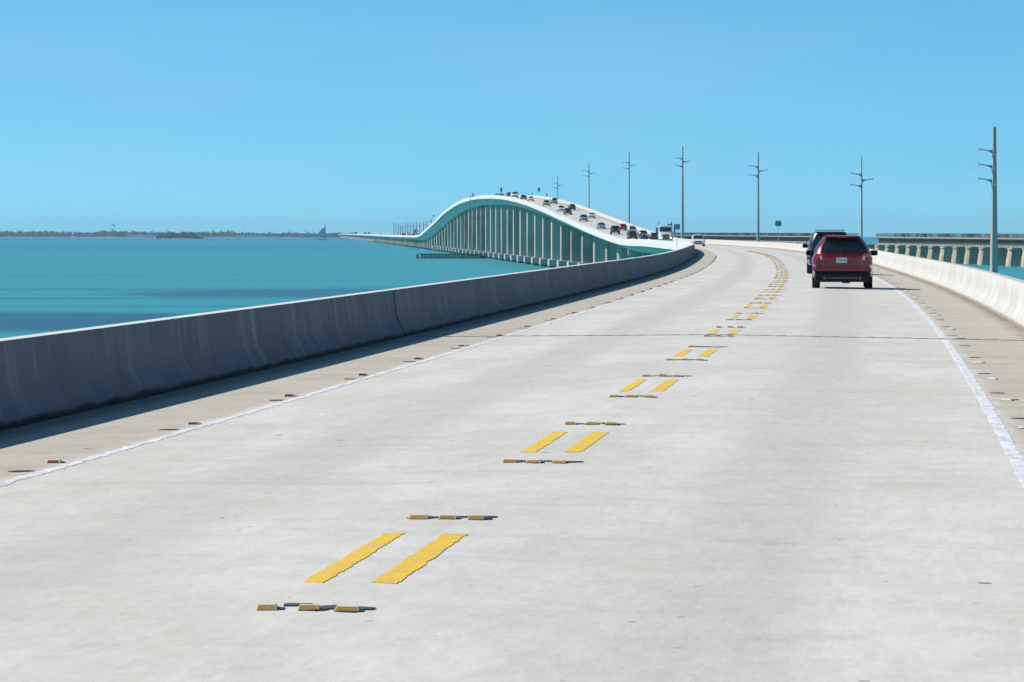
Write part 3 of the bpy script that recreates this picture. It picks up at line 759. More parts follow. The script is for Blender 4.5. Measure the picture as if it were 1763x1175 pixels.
power_pole(916.6, 331, .6, .36, [(336, -1)], 'power pole whose tip alone shows above the hump crest')
for i, nm in enumerate(('topmost', 'middle', 'lowest')):
    V, F = [], []; pts = []
    for a, b in zip(WIRE[i][:-1], WIRE[i][1:]):
        for q in range(16):
            tt = q / 16; p = a.lerp(b, tt); p.z -= 2.4 * 4 * tt * (1 - tt); pts.append(p)
    pts.append(WIRE[i][-1])
    for p in pts: V += [p + Vector((.016, 0, -.012)), p + Vector((-.016, 0, -.012)), p + Vector((0, 0, .018))]
    for q in range(len(pts) - 1):
        for j in range(3): F.append((q*3 + j, q*3 + (j+1) % 3, q*3 + 3 + (j+1) % 3, q*3 + 3 + j))
    tag(link('power_line', mkmesh('power_line', V, F), M['arm']), 'very thin %s power wire strung between the poles in the sea' % nm, 'wire', 'power wires')
ORD = ['first', 'second', 'third', 'fourth', 'fifth', 'sixth', 'seventh', 'eighth', 'ninth', 'tenth', 'eleventh', 'twelfth', 'thirteenth', 'fourteenth']
_fx = [741.9, 734.6, 729, 722.6, 717, 711.6, 706.7, 702, 697.9, 693, 689.4, 685.6, 681.7, 678.1]
_fy = [375.8, 381.6, 381.9, 382.6, 383.3, 383.6, 383.6, 384.6, 384.6, 386, 386, 384, 384, 381.2]
for i, (a, b) in enumerate(zip(_fx, _fy)):
    power_pole(a, b, 1.3, .9, [(b + 6, -1), (b + 8, 1)], 'thin distant power pole left of the hump, %s in its row from the left' % ORD[14 - i - 1] if 0 < i < 13 else ('nearest of the distant power poles, beside the rising bridge edge' if i == 0 else 'leftmost distant power pole over the low bridge'), True)

# ------------------------------------------------------------------ road signs
def sign(px, ytop, ybot, wpx, s, off, mat, label, face=False, back=True, round_=False, name='road_sign', thin=.045):
    b = rp(s, off, .3); th = plan(s)[2]; px0 = project(rp(s, off, 3))[0]
    y = b.y; zt, zb = at(px, ytop, y).z, at(px, ybot, y).z; w = wpx * y / FPX
    root = empty(name, b, (0, 0, -th)); tag(root, label, 'sign')
    MB().rod((0, 0, 0), (0, 0, zt - b.z - .05), thin, thin, 8).build('post', M['galv'], root)
    if round_: pn = MB().lathe([(w / 2, -.012), (w / 2, .012)], 16, 'Y', (0, -.05, (zt + zb) / 2 - b.z))
    else: pn = MB().cham((0, -.05, (zt + zb) / 2 - b.z), (w, .02, zt - zb), .008)
    o = pn.build('panel', mat, root)
    if back: 
        for q in (.3, .7): MB().box((0, -.075, zb + (zt - zb) * q - b.z), (w * .9, .03, .04)).build('stiffener', M['galv'], o)
    # clamp to the parapet
    MB().box((0, 0, .1), (.16, .10, .30)).build('base_bracket', M['galv'], root)
    return root
sA = s_at_px(1165, -BL - .5, 250, 560)
sign(1163.7, 386.3, 395.6, 10.7, sA, -BL - .5, M['sign_back'], 'small grey sign seen from behind on the left barrier bend')
sC = s_at_px(1339.7, BR + .5, 200, 600)
sg = sign(1340.3, 380.6, 389.4, 10.6, sC, BR + .5, M['sign_face'], 'small grey sign on a thin post on the right barrier', back=False)
sB = s_at_px(1152, BR + .5, 560, 900)
sign(1152, 385.8, 394.0, 6.2, sB, BR + .5, M['sign_green'], 'dark green sign on the right barrier behind the white truck', back=False)
sD = s_at_px(863, -BL - .5, 1300, 1600)
sign(863, 323.5, 331.2, 3.4, sD, -BL - .5, M['sign_back'], 'tall narrow sign on the left barrier at the hump crest', back=False)
sE = s_at_px(927.6, BR + .5, 1000, 1500)
sign(927.6, 323.6, 330.5, 3.8, sE, BR + .5, M['sign_back'], 'dark narrow sign against the sky on the right crest barrier', back=False)
sF = s_at_px(941, BR + .5, 1000, 1500)
sign(941, 333.4, 338.0, 2.0, sF, BR + .5, M['sign_back'], 'tiny dark sign below the crest on the right barrier', back=False)
sG = s_at_px(746.6, -BL - .5, 1700, 2400)
sign(746.6, 370.6, 373.6, 3.0, sG, -BL - .5, M['sign_back'], 'small round dark sign over the far slope of the hump', back=False, round_=True)

# ------------------------------------------------------------------ vehicles
def paint(name, c, metallic=.25, rough=.32): return m_plain('paint_' + name, c, rough, .05, 2, metallic, .8)
M['glass'] = m_plain('tinted_glass', (.012, .016, .022), .06, .1, 2, 0, 0, .6)
M['tyre'] = m_plain('black_tyre', (.014, .014, .016), .9, .2, 10, 0, 0, .2)
M['rim'] = m_plain('alloy_rim', (.30, .31, .33), .35, .15, 8, .7)
M['blk'] = m_plain('black_plastic', (.011, .012, .014), .7, .2, 6, 0, 0, .2)
M['chrome'] = m_plain('bright_trim', (.55, .56, .58), .25, .1, 6, .9)
M['tail'] = m_plain('red_tail_lamp', (.42, .012, .016), .2, .1, 6, 0, .5)
M['tail_clear'] = m_plain('clear_reverse_lamp', (.62, .60, .62), .25, .1, 6)
M['lamp'] = m_plain('clear_headlamp', (.55, .57, .60), .15, .1, 6, .2)
M['lamp_on'] = m_plain('lit_headlamp', (.9, .8, .6), .3, .05, 6, 0, 0, .5, (1.0, .72, .38), 2.6)
M['indicator'] = m_plain('orange_lamp', (.75, .22, .02), .3, .1, 6, 0, 0, .5, (1.0, .35, .05), .8)
M['plate'] = m_plain('number_plate', (.62, .68, .70), .5, .12, 14)
M['plate_ink'] = m_plain('plate_lettering', (.10, .20, .24), .6)
_rim_me = None
def wheel_meshes(r, w):
    t = MB().lathe([(r * .62, -w * .42), (r * .90, -w * .5), (r * .985, -w * .38), (r, 0), (r * .985, w * .38), (r * .90, w * .5), (r * .62, w * .42)], 20, 'X').mesh('tyre', 40); t.materials.append(M['tyre'])
    m = MB().lathe([(r * .63, -w * .40), (r * .60, w * .30), (r * .50, w * .22), (r * .12, w * .26), (r * .08, w * .34)], 20, 'X')
    for i in range(5):
        a = 2 * math.pi * i / 5; m.box((w * .32, math.cos(a) * r * .33, math.sin(a) * r * .33), (.03, r * .14, r * .58), Matrix.Rotation(a - math.pi / 2, 3, 'X'))
    m = m.mesh('rim', 40); m.materials.append(M['rim']); return t, m
KINDS = {
 #        L    W    H    belt  roofw  cabin rear-base, rear-top, front-top, front-base, top profile (front..rear), wheel r, front/rear axle
 'suv':   dict(L=4.70, W=1.92, H=1.68, belt=1.04, rw=.60, cab=(-2.24, -1.86, .30, 1.20), top=[(-2.35, .98), (-2.2, 1.06), (1.15, 1.06), (1.6, 1.02), (2.15, .93), (2.35, .80)], r=.36, ax=(1.42, -1.40), zb=.30),
 'tall':  dict(L=4.95, W=1.98, H=1.86, belt=1.14, rw=.70, cab=(-2.40, -2.20, .30, 1.10), top=[(-2.47, 1.05), (-2.36, 1.16), (1.1, 1.16), (1.6, 1.13), (2.3, 1.06), (2.47, .90)], r=.39, ax=(1.50, -1.48), zb=.36),
 'sedan': dict(L=4.70, W=1.80, H=1.45, belt=.92, rw=.58, cab=(-1.85, -1.05, .25, 1.20), top=[(-2.35, .88), (-2.2, .98), (-1.6, 1.0), (-1.2, .94), (1.2, .94), (1.6, .90), (2.15, .78), (2.35, .66)], r=.325, ax=(1.40, -1.36), zb=.25),
 'hatch': dict(L=4.30, W=1.76, H=1.54, belt=.94, rw=.60, cab=(-2.02, -1.55, .35, 1.35), top=[(-2.15, .86), (-2.0, .95), (1.3, .96), (1.6, .92), (2.0, .78), (2.15, .64)], r=.32, ax=(1.30, -1.25), zb=.24),
 'van':   dict(L=5.1, W=1.98, H=1.78, belt=1.06, rw=.70, cab=(-2.45, -2.25, .75, 1.75), top=[(-2.55, 1.0), (-2.4, 1.08), (1.7, 1.08), (2.1, 1.0), (2.45, .86), (2.55, .74)], r=.34, ax=(1.55, -1.50), zb=.26),
 'pickup': dict(L=5.6, W=1.98, H=1.86, belt=1.14, rw=.66, cab=(-.75, -.55, .55, 1.25), top=[(-2.8, 1.10), (-2.7, 1.16), (1.2, 1.16), (1.7, 1.14), (2.6, 1.08), (2.8, .92)], r=.39, ax=(1.75, -1.65), zb=.38),
}
def car(s, off, dirn, kind, paint_m, label, name='car', scale=1.0, lit=False, rails=False, detail='std', rv=.16, lateral=0.0, glass=None, group='vehicles crossing the bridge', roofmat=None):
    K = KINDS[kind]; p = rp(s, off); th = plan(s)[2]; sl = (zprof(s + 2) - zprof(s - 2)) / 4
    root = empty(name, p); root.rotation_mode = 'XYZ'
    root.rotation_euler = (math.atan(sl) * dirn, 0, -th + (0 if dirn > 0 else math.pi)); root.scale = (scale,) * 3
    tag(root, label, 'car' if name in ('car', 'sports_utility_vehicle') else name.replace('_', ' '), group)
    L, W, H = K['L'], K['W'], K['H']; r = K['r']; Ra = r + .07; zb0 = K['zb']
    ys = set([-L/2, -L/2 + .06, -L/2 + .18, L/2 - .18, L/2 - .06, L/2] + [q[0] for q in K['top']] + [-L/2 + .35, 0, .5, -.5])
    for a in K['ax']:
        for i in range(9): ys.add(a + Ra * math.cos(math.pi * i / 8) * .999)
        ys.add(a + Ra * 1.001); ys.add(a - Ra * 1.001)
    ys = sorted(y for y in ys if -L/2 <= y <= L/2)
    prof = [(0, 0), (.80, 0), (.925, .03), (.985, .12), (1, .42), (.992, .70), (.965, .90), (.90, .985), (.70, 1.02), (0, 1.035)]
    V, F = [], []; n = len(prof) * 2 - 2
    for y in ys:
        e = abs(2 * y / L); hw = W / 2 * (1 - .13 * e ** 8); zb = zb0 + (.10 * max(0, (e - .9) / .1) ** 2)
        for a in K['ax']:
            if abs(y - a) < Ra: zb = max(zb, r + math.sqrt(Ra * Ra - (y - a) ** 2) * .98)
        zt = lerp_tab([q[0] for q in K['top']], [q[1] for q in K['top']], y)
        half = [(hw * fx, zb + (zt - zb) * fz) for fx, fz in prof]
        ringp = half + [(-x, z) for x, z in half[-2:0:-1]]
        V += [(x, y, z) for x, z in ringp]
    for i in range(len(ys) - 1):
        for j in range(n): F.append((i*n + j, i*n + (j+1) % n, (i+1)*n + (j+1) % n, (i+1)*n + j))
    F += [tuple(range(n)), tuple(range(len(ys) * n - 1, (len(ys) - 1) * n - 1, -1))]
    body = link('body', mkmesh('body', V, F, None, 38), paint_m, root)
    # cabin surface
    yrb, yrt, yft, yfb = K['cab']; belt = K['belt']; rw = K['rw'] + .0; hb = W / 2 * .965
    ex = 7.0
    def cabp(v, side, u, out=0.0):
        bow = math.sin(v * math.pi / 2)
        yf = yfb + (yft - yfb) * v; yr = yrb + (yrt - yrb) * (v ** 1.25); bb = hb + (rw - hb) * (v ** 1.15) + .03 * math.sin(v * math.pi); z = belt - .03 + (H - .05 - belt + .03) * v
        a, yc = (yf - yr) / 2, (yf + yr) / 2; c = -.9 + 1.8 * u
        if side == 'F': x, y = bb * c, yc + a * (1 - abs(c) ** ex) ** (1 / ex); return Vector((x, y + out, z + out * .6))
        if side == 'B': x, y = bb * c, yc - a * (1 - abs(c) ** ex) ** (1 / ex); return Vector((x, y - out, z + out * .6))
        sx = 1 if side == 'R' else -1
        y = yc + a * c; x = bb * (1 - abs(c) ** ex) ** (1 / ex); return Vector((sx * (x + out), y, z + out * .35))
    def ring(v):
        q = [cabp(v, 'R', i / 10) for i in range(11)] + [cabp(v, 'F', 1 - i / 8) for i in range(9)] + [cabp(v, 'L', 1 - i / 10) for i in range(11)] + [cabp(v, 'B', i / 8) for i in range(9)]
        return q
    V, F = [], []; vsx = [0, .2, .4, .6, .8, .93, 1.0]
    for v in vsx: V += ring(v)
    nn = 40; top = ring(1.0); yc = (yft + yrt) / 2
    for k_, dz in ((.94, .028), (.75, .042), (.35, .05)): V += [Vector((q.x * k_, yc + (q.y - yc) * k_, H - .05 + dz)) for q in top]
    m_ = len(vsx) + 3
    for i in range(m_ - 1):
        for j in range(nn): F.append((i*nn + j, i*nn + (j+1) % nn, (i+1)*nn + (j+1) % nn, (i+1)*nn + j))
    F.append(tuple(range((m_ - 1) * nn, m_ * nn)))
    link('cabin', mkmesh('cabin', V, F, None, 50), roofmat or paint_m, root)
    def pane(nm, side, u0, u1, v0, v1, mt=None, out=.008):
        V, F = [], []; nu, nv = 6, 4
        for j in range(nv + 1):
            for i in range(nu + 1): V.append(cabp(v0 + (v1 - v0) * j / nv, side, u0 + (u1 - u0) * i / nu, out))
        for j in range(nv):
            for i in range(nu): F.append((j*(nu+1) + i, j*(nu+1) + i + 1, (j+1)*(nu+1) + i + 1, (j+1)*(nu+1) + i))
        return link(nm, mkmesh(nm, V, F, None, 60), mt or glass or M['glass'], root)
    pane('windscreen', 'F', .04, .96, .12, .93); rwn = pane('rear_window', 'B', .06, .94, rv, .88)
    for sd in 'LR':
        pane('side_window', sd, .52, .90, .16, .86); pane('side_window', sd, .10, .49, .16, .86)
    # wheels
    tme, rme = wheel_meshes(r, .25)
    for ay in K['ax']:
        for sx in (1, -1):
            w = link('wheel', tme, None, root, (sx * (W / 2 - .135), ay, r)); w.rotation_euler.z = 0 if sx > 0 else math.pi
            link('rim', rme, None, w)
    # mirrors
    for sx in (1, -1):
        mm = MB().cham((sx * (W / 2 + .07), yfb - .38, belt + .08), (.24, .11, .17), .035); mm.rod((sx * (W / 2 - .08), yfb - .36, belt + .02), (sx * (W / 2 + .02), yfb - .38, belt + .05), .03, .03, 6)
        mm.build('mirror', M['blk'] if detail != 'std' else paint_m, root, 30)
    yF, yB = L / 2, -L / 2; zlo = zb0 + .08
    hz = lerp_tab([q[0] for q in K['top']], [q[1] for q in K['top']], yF - .2)
    # front: grille, lamps, bumper intake
    MB().cham((0, yF - .015, hz - .16), (W * .46, .07, .17), .02).build('grille', M['blk'], root)
    MB().cham((0, yF + .005, hz - .16), (W * .20, .05, .03), .01).build('badge_bar', M['chrome'], root)
    for sx in (1, -1):
        MB().cham((sx * (W / 2 - .27), yF - .12, hz - .13), (.34, .22, .15), .04).build('headlamp', M['lamp_on'] if lit else M['lamp'], root, 30)
    MB().cham((0, yF - .04, zlo + .10), (W * .66, .12, .16), .03).build('front_bumper', M['blk'], root)
    MB().cham((0, yF + .02, zlo + .22), (.32, .03, .11), .005).build('front_plate', M['plate'], root)
    # rear
    zr = K['top'][1][1]
    if detail != 'red':
        for sx in (1, -1): MB().cham((sx * (W / 2 - .17), yB + .12, zr - .22), (.22, .24, .30 if kind in ('suv', 'tall', 'van', 'hatch', 'pickup') else .17), .04).build('tail_lamp', M['tail'], root, 30)
        MB().cham((0, yB + .02, zr - .33), (.34, .04, .13), .006).build('rear_plate', M['plate'], root)
        MB().cham((0, yB + .06, zlo + .10), (W * .82, .20, .20), .04).build('rear_bumper', M['blk'], root)
    if rails:
        for sx in (1, -1): MB().rod((sx * rw * .86, yrt + .1, H + .045), (sx * rw * .86, yft - .1, H + .045), .022, .022, 6).build('roof_rail', M['blk'], root)
        for yy in (yrt + .35, yft - .35): MB().box((0, yy, H + .05), (rw * 1.72, .06, .03)).build('roof_bar', M['blk'], root)
    return root, K, rwn, cabp
def car_px(px, lane, dirn, lo, hi, *a, **k):
    s = s_at_px(px, lane, lo, hi); return car(s, lane, dirn, *a, **k)

# --- red car in front
P_red = paint('dark_red', (.135, .005, .012), .35, .25)
def s_ground(py, lo, hi, off):
    best = None; s = lo
    while s < hi:
        e = abs(project(rp(s, off))[1] - py)
        if best is None or e < best[0]: best = (e, s)
        s += .25
    return best[1]
sR = s_ground(497.8, 80, 200, 2.2); _x, _y, _t = plan(sR)
def off_for(px, s):
    lo, hi = -6, 6
    for _ in range(40):
        m = (lo + hi) / 2
        if project(rp(s, m))[0] < px: lo = m
        else: hi = m
    return lo
oR = off_for(1450, sR + 1.0)
root, K, rwn, cabp = car(sR + 2.35, oR, 1, 'suv', P_red, 'dark red sport utility car ahead in the right lane', 'sports_utility_vehicle', detail='red', rv=.22)
def red_details(root, K, cabp):
    L, W = K['L'], K['W']; yB = -L / 2
    MB().cham((0, yB - .005, .37), (W * .92, .20, .31), .05).build('lower_bumper', M['blk'], root)
    bp = MB().cham((0, yB + .03, .60), (W * .955, .26, .17), .05).build('bumper', P_red, root, 30)
    MB().cham((0, yB - .10, .345), (.92, .03, .025), .01).build('trim_strip', M['rim'], root)
    for sx in (-1, 1): MB().lathe([(.05, 0), (.05, .25), (.04, .25), (.04, .02)], 12, 'Y', (sx * .55, yB - .13, .34)).build('exhaust_pipe', M['steel_dark'], root, 40)
    for sx in (-1, 1):
        tl = MB(); pts = [(.58, .72), (.60, .98), (.66, 1.10), (.80, 1.12), (.905, .98), (.93, .80), (.80, .70)]
        poly = [(sx * x, yB + .015 + max(0, x - .72) ** 1.0 * .55, z) for x, z in pts]
        if sx < 0: poly = poly[::-1]
        o = tl.prism(poly, (0, -.03, 0), (0, .12, 0)).build('tail_lamp', M['tail'], root)
        rl = [(.635, .92), (.645, 1.03), (.70, 1.045), (.70, .915)]
        poly = [(sx * x, yB - .03, z) for x, z in rl]; poly = poly if sx > 0 else poly[::-1]
        MB().prism(poly, (0, -.006, 0), (0, .05, 0)).build('reverse_lamp', M['tail_clear'], o)
    pl = MB().cham((-.02, yB - .005, .905), (.33, .035, .165), .008).build('rear_plate', M['plate'], root)
    x = -.115
    for i in range(6):
        MB().box((-.02 + x, yB - .026, .90), (.026, .006, .068)).build('plate_mark', M['plate_ink'], pl); x += .046 if i != 2 else .062
    sp = MB(); a, b = cabp(.97, 'B', .02), cabp(.97, 'B', .98)
    sp.cham(((a.x + b.x) / 2, a.y - .12, a.z + .02), (abs(b.x - a.x) * 1.06, .26, .05), .02); sp.build('spoiler', P_red, root, 30)
    MB().box((0, a.y - .255, a.z + .02), (.30, .02, .025)).build('brake_light', M['tail'], root)
    w0 = cabp(.14, 'B', .5, .02); w1 = cabp(.34, 'B', .55, .02); MB().rod(w0, w1, .014, .01, 5).build('wiper', M['blk'], root)
    MB().cham((0, yB - .012, 1.0), (.55, .02, .05), .01).build('tailgate_grip', P_red, root)
    MB().cham((.05, yB + .5, .27), (1.15, .5, .09), .03).build('axle_carrier', M['blk'], root)
    MB().rod((-.75, -1.42, .33), (.75, -1.42, .33), .06, .06, 8).build('rear_axle', M['blk'], root)
    MB().lathe([(.02, -.16), (.14, -.12), (.14, .12), (.02, .16)], 10, 'X', (.12, -1.42, .31)).build('differential', M['blk'], root)
red_details(root, K, cabp)

# --- black car ahead of it
P_blk = paint('black', (.010, .012, .016), .2, .22)
sK = s_ground(472.5, 120, 300, 1.9); oK = off_for(1429, sK)
root, K, rwn, cabp = car(sK + 2.47, oK, 1, 'tall', P_blk, 'black tall sport utility car mostly hidden ahead of the red car', 'sports_utility_vehicle', rails=True, detail='blk')
_a = cabp(.95, 'B', .5); MB().cham((0, _a.y - .06, _a.z + .02), (1.2, .16, .05), .02).build('spoiler', P_blk, root)
MB().box((0, _a.y - .10, _a.z - .06), (.42, .03, .035)).build('brake_light', M['tail'], root)

# --- traffic on the hump: right lane drives away, left lane comes towards the camera
P_sil = paint('silver', (.42, .44, .47), .5); P_wht = paint('white', (.74, .75, .75), 0, .35); P_gry = paint('grey', (.16, .17, .19), .4)
P_nav = paint('navy', (.02, .028, .06), .3); P_drk = paint('charcoal', (.028, .03, .035), .3); P_crs = paint('bright_red', (.38, .018, .03), .2)
P_mar = paint('maroon', (.10, .018, .022), .3); P_pur = paint('aubergine', (.06, .025, .055), .3); P_slb = paint('pale_blue_silver', (.36, .40, .48), .5); P_cha = paint('champagne', (.46, .45, .42), .4)
LN, RN = -1.85, 1.95
car_px(1201.5, LN, -1, 520, 760, 'hatch', P_wht, 'white hatchback coming round the bend towards the camera', detail='blk', scale=1.12)
car_px(1110, LN, -1, 640, 900, 'sedan', P_pur, 'dark purple car with lit headlamps left of the white truck', lit=True)
car_px(1088.5, LN, -1, 700, 1000, 'pickup', P_mar, 'dark maroon pickup coming down behind the purple car', 'pickup', detail='blk')
car_px(1059, LN, -1, 760, 1100, 'tall', P_drk, 'boxy black off road car in the oncoming lane', detail='blk', glass=None)
car_px(1035, LN, -1, 800, 1200, 'sedan', P_sil, 'silver sedan coming down below the hump middle')
car_px(1005, LN, -1, 850, 1300, 'suv', P_slb, 'bluish silver car coming down in mid hump')
o_, _, _, _ = car_px(977.5, LN, -1, 900, 1300, 'suv', P_drk, 'dark car with orange lamps coming down the hump', detail='blk')
for sx in (-1, 1): MB().cham((sx * .72, 2.36, .80), (.26, .05, .10), .02).build('indicator', M['indicator'], o_)
car_px(966, LN, -1, 900, 1400, 'suv', P_wht, 'white car coming down just behind the orange lamped car')
car_px(940.5, LN, -1, 950, 1450, 'suv', P_cha, 'pale champagne car coming down near the crest')
car_px(913.5, LN, -1, 1000, 1500, 'sedan', P_wht, 'white sedan just over the crest in the oncoming lane')
car_px(901.5, LN, -1, 1000, 1500, 'sedan', P_drk, 'dark sedan next to the white one at the crest', detail='blk')
car_px(886, LN + .2, -1, 1100, 1560, 'van', P_wht, 'tall white van at the crest', 'van', scale=1.2)
car_px(876, RN, 1, 1200, 1700, 'tall', P_gry, 'grey tall car beside the white van at the crest', detail='blk')
car_px(863, LN, -1, 1300, 1700, 'sedan', P_sil, 'silver car roof showing over the crest')
car_px(855, LN, -1, 1300, 1800, 'sedan', P_wht, 'pale car roof farthest left on the crest')
car_px(953.5, RN, 1, 900, 1500, 'van', P_slb, 'silver minivan driving up to the crest in the right lane', 'van')
car_px(984.5, RN, 1, 900, 1400, 'suv', P_drk, 'black car driving up the right lane below the minivan', detail='blk')
car_px(1018, RN, 1, 850, 1300, 'sedan', P_wht, 'white sedan driving up the right lane in mid hump')
car_px(1071.5, RN, 1, 750, 1200, 'hatch', P_crs, 'bright red hatchback driving up the right lane')
car_px(1087.5, RN, 1, 700, 1100, 'suv', P_sil, 'silver car with roof rack driving up above the maroon pickup', rails=True)
car_px(1106.5, RN, 1, 660, 1000, 'hatch', P_gry, 'grey hatchback driving away behind the purple car', detail='blk')
car_px(1126, RN, 1, 600, 900, 'suv', P_drk, 'dark car half hidden left of the white truck', detail='blk')
for px, ln, dr, kd, pm, lb in ((728, LN, -1, 'van', P_wht, 'tiny white van at the foot of the far slope'), (719.5, RN, 1, 'suv', P_drk, 'tiny dark car on the far low bridge by the slope'), (712, LN, -1, 'suv', P_crs, 'tiny red car on the far low bridge'),
                               (703, LN, -1, 'tall', P_wht, 'tiny white car on the far low bridge'), (694.5, RN, 1, 'tall', P_drk, 'tiny dark car leftmost on the far low bridge')):
    car_px(px, ln, dr, 1900, 4200, kd, pm, lb, scale=1.25)

# --- white truck
def build_truck():
    s = s_at_px(1144.5, LN, 560, 820); p = rp(s, LN); th = plan(s)[2]
    root = empty('truck', p, (0, 0, -th + math.pi)); tag(root, 'white long nosed lorry with black grille coming down off the hump', 'truck', 'vehicles crossing the bridge')
    W = P_wht
    hood = MB(); P = []
    for y, hw, zb, zt in ((4.0, .86, .75, 1.55), (3.9, .93, .70, 1.70), (3.2, 1.0, .70, 1.86), (2.3, 1.12, .70, 2.02)):
        P += [(-hw, y, zb), (hw, y, zb), (hw, y, zt - .18), (hw * .86, y, zt), (-hw * .86, y, zt), (-hw, y, zt - .18)]
    F = [tuple(range(6))] + [(i*6 + j, i*6 + (j+1) % 6, i*6 + 6 + (j+1) % 6, i*6 + 6 + j) for i in range(3) for j in range(6)]
    hood.add(P, F).build('bonnet', W, root, 30)
    MB().cham((0, 1.35, 2.0), (2.36, 1.95, 2.3), .14).build('cab', W, root, 30)
    MB().prism([(-1.06, 2.335, 2.12), (1.06, 2.335, 2.12), (.98, 2.335, 2.86), (-.98, 2.335, 2.86)], (0, 0, 0), (0, .015, 0)).build('windscreen', M['glass'], root)
    for sx in (-1, 1): MB().box((sx * 1.185, 1.55, 2.5), (.012, 1.0, .62)).build('side_window', M['glass'], root)
    MB().cham((0, 2.42, 3.08), (1.9, .28, .07), .02).build('sun_visor', W, root)
    for x in (-.7, -.35, 0, .35, .7): MB().cham((x, 2.1, 3.2), (.10, .12, .07), .02).build('marker_lamp', M['indicator'], root)
    gr = MB().cham((0, 4.02, 1.22), (1.02, .06, .84), .04).build('grille', M['blk'], root)
    for i in range(6): MB().box((0, 4.058, .9 + i * .13), (.94, .015, .025)).build('grille_bar', M['chrome'], gr)
    MB().cham((0, 4.10, .55), (2.3, .30, .38), .06).build('bumper', M['chrome'], root, 30)
    for sx in (-1, 1):
        MB().cham((sx * .80, 3.93, 1.02), (.30, .18, .22), .05).build('headlamp', M['lamp_on'], root, 30)
        fe = MB(); fe.lathe([(.66, -.2), (.70, 0), (.66, .2)], 14, 'X', (sx * 1.02, 3.1, .62)); fe.build('wheel_arch', W, root, 40)
        mr = MB(); mr.cham((sx * 1.52, 2.05, 2.35), (.22, .12, .85), .04); mr.rod((sx * 1.15, 2.0, 2.75), (sx * 1.52, 2.05, 2.72), .025, .025, 5); mr.rod((sx * 1.15, 2.0, 1.95), (sx * 1.52, 2.05, 2.0), .025, .025, 5); mr.build('mirror', M['blk'], root)
        st = MB(); st.rod((sx * 1.12, .25, 1.0), (sx * 1.12, .25, 3.75), .09, .09, 10); st.rod((sx * 1.12, .25, 1.4), (sx * 1.12, .25, 2.6), .14, .14, 10); st.build('exhaust_stack', M['blk'] if sx < 0 else M['chrome'], root)
        MB().lathe([(.30, -.6), (.30, .6)], 12, 'Y', (sx * .95, .6, .75)).build('fuel_tank', M['chrome'], root, 40)
    tme, rme = wheel_meshes(.52, .30)
    for ay in (3.1, -2.2, -3.5):
        for sx in (1, -1):
            w = link('wheel', tme, None, root, (sx * 1.02, ay, .52)); w.rotation_euler.z = 0 if sx > 0 else math.pi; link('rim', rme, None, w)
    MB().cham((0, -1.8, .85), (.9, 5.4, .30), .03).build('chassis', M['blk'], root)
    bd = MB(); 
    for sx in (-1, 1): bd.box((sx * 1.2, -2.3, 1.95), (.08, 4.6, 1.5))
    bd.box((0, -.02, 2.0), (2.44, .08, 1.7)); bd.box((0, -4.58, 1.9), (2.44, .08, 1.4)); bd.box((0, -2.3, 1.24), (2.40, 4.5, .1))
    tp = bd.build('tipper_body', P_mar, root)
    for i in range(5):
        for sx in (-1, 1): MB().box((sx * 1.27, -.4 - i * .98, 1.95), (.07, .10, 1.45)).build('rib', P_mar, tp)
build_truck()

# ------------------------------------------------------------------ sailing boat
def build_boat():
    y = 5100.0; c = at(554.5, 412, y); c.z = sea(c.x, y)
    root = empty('sailing_boat', c, (0, 0, R(6))); tag(root, 'grey sailed yacht with tall mast on the horizon left of the bridge', 'boat')
    hull = MB(); P = []; L_ = 11.5
    for t in (0, .12, .35, .65, .88, 1.0):
        x = -L_ / 2 + L_ * t; hw = 1.75 * (1 - abs(2 * t - .85) ** 2.6 * .8) if t < 1 else .08; zt = 1.15 + .35 * t
        P += [(x, -hw, zt), (x, -hw * .85, .2), (x, 0, -.5), (x, hw * .85, .2), (x, hw, zt)]
    F = [(i*5 + j, i*5 + j + 1, (i+1)*5 + j + 1, (i+1)*5 + j) for i in range(5) for j in range(4)] + [(i*5, (i+1)*5, (i+1)*5 + 4, i*5 + 4) for i in range(5)] + [(0, 4, 3, 2, 1), (25, 26, 27, 28, 29)]
    hull.add(P, F).build('hull', m_plain('white_hull', (.72, .73, .74), .4), root, 40)
    MB().cham((-.6, 0, 1.65), (4.2, 2.0, .7), .2).build('cabin', m_plain('cabin_white', (.66, .68, .70), .4), root, 30)
    MB().rod((4.2, 0, 1.2), (4.2, 0, 24.0), .28, .16, 10).build('mast', m_plain('dark_mast', (.07, .07, .14), .5), root)
    MB().rod((4.2, 0, 2.4), (-5.6, 0, 2.2), .14, .11, 8).build('boom', m_plain('boom_alloy', (.3, .31, .33), .4), root)
    sm = m_plain('grey_sailcloth', (.40, .44, .52), .8, .25, .5)
    V, F = [], []; nu, nv = 8, 10
    for sd in (-.02, .02):
        for j in range(nv + 1):
            v = j / nv; wlen = 9.6 * (1 - v ** 2.2) * .96 + .35; z = 2.6 + 13.6 * v
            for i in range(nu + 1):
                u = i / nu; V.append((4.0 - wlen * u, .9 * math.sin(u * math.pi) * (1 - v * .5) + sd, z + (.6 * u if v < .5 else .2 * u)))
    m = (nu + 1) * (nv + 1)
    for q in (0, 1):
        for j in range(nv):
            for i in range(nu):
                f = (q*m + j*(nu+1) + i, q*m + j*(nu+1) + i + 1, q*m + (j+1)*(nu+1) + i + 1, q*m + (j+1)*(nu+1) + i); F.append(f if q == 0 else f[::-1])
    link('sail', mkmesh('sail', V, F, None, 60), sm, root)
    MB().rod((5.7, 0, 1.5), (4.25, 0, 21), .05, .05, 5).build('forestay', M['steel_dark'], root)
build_boat()

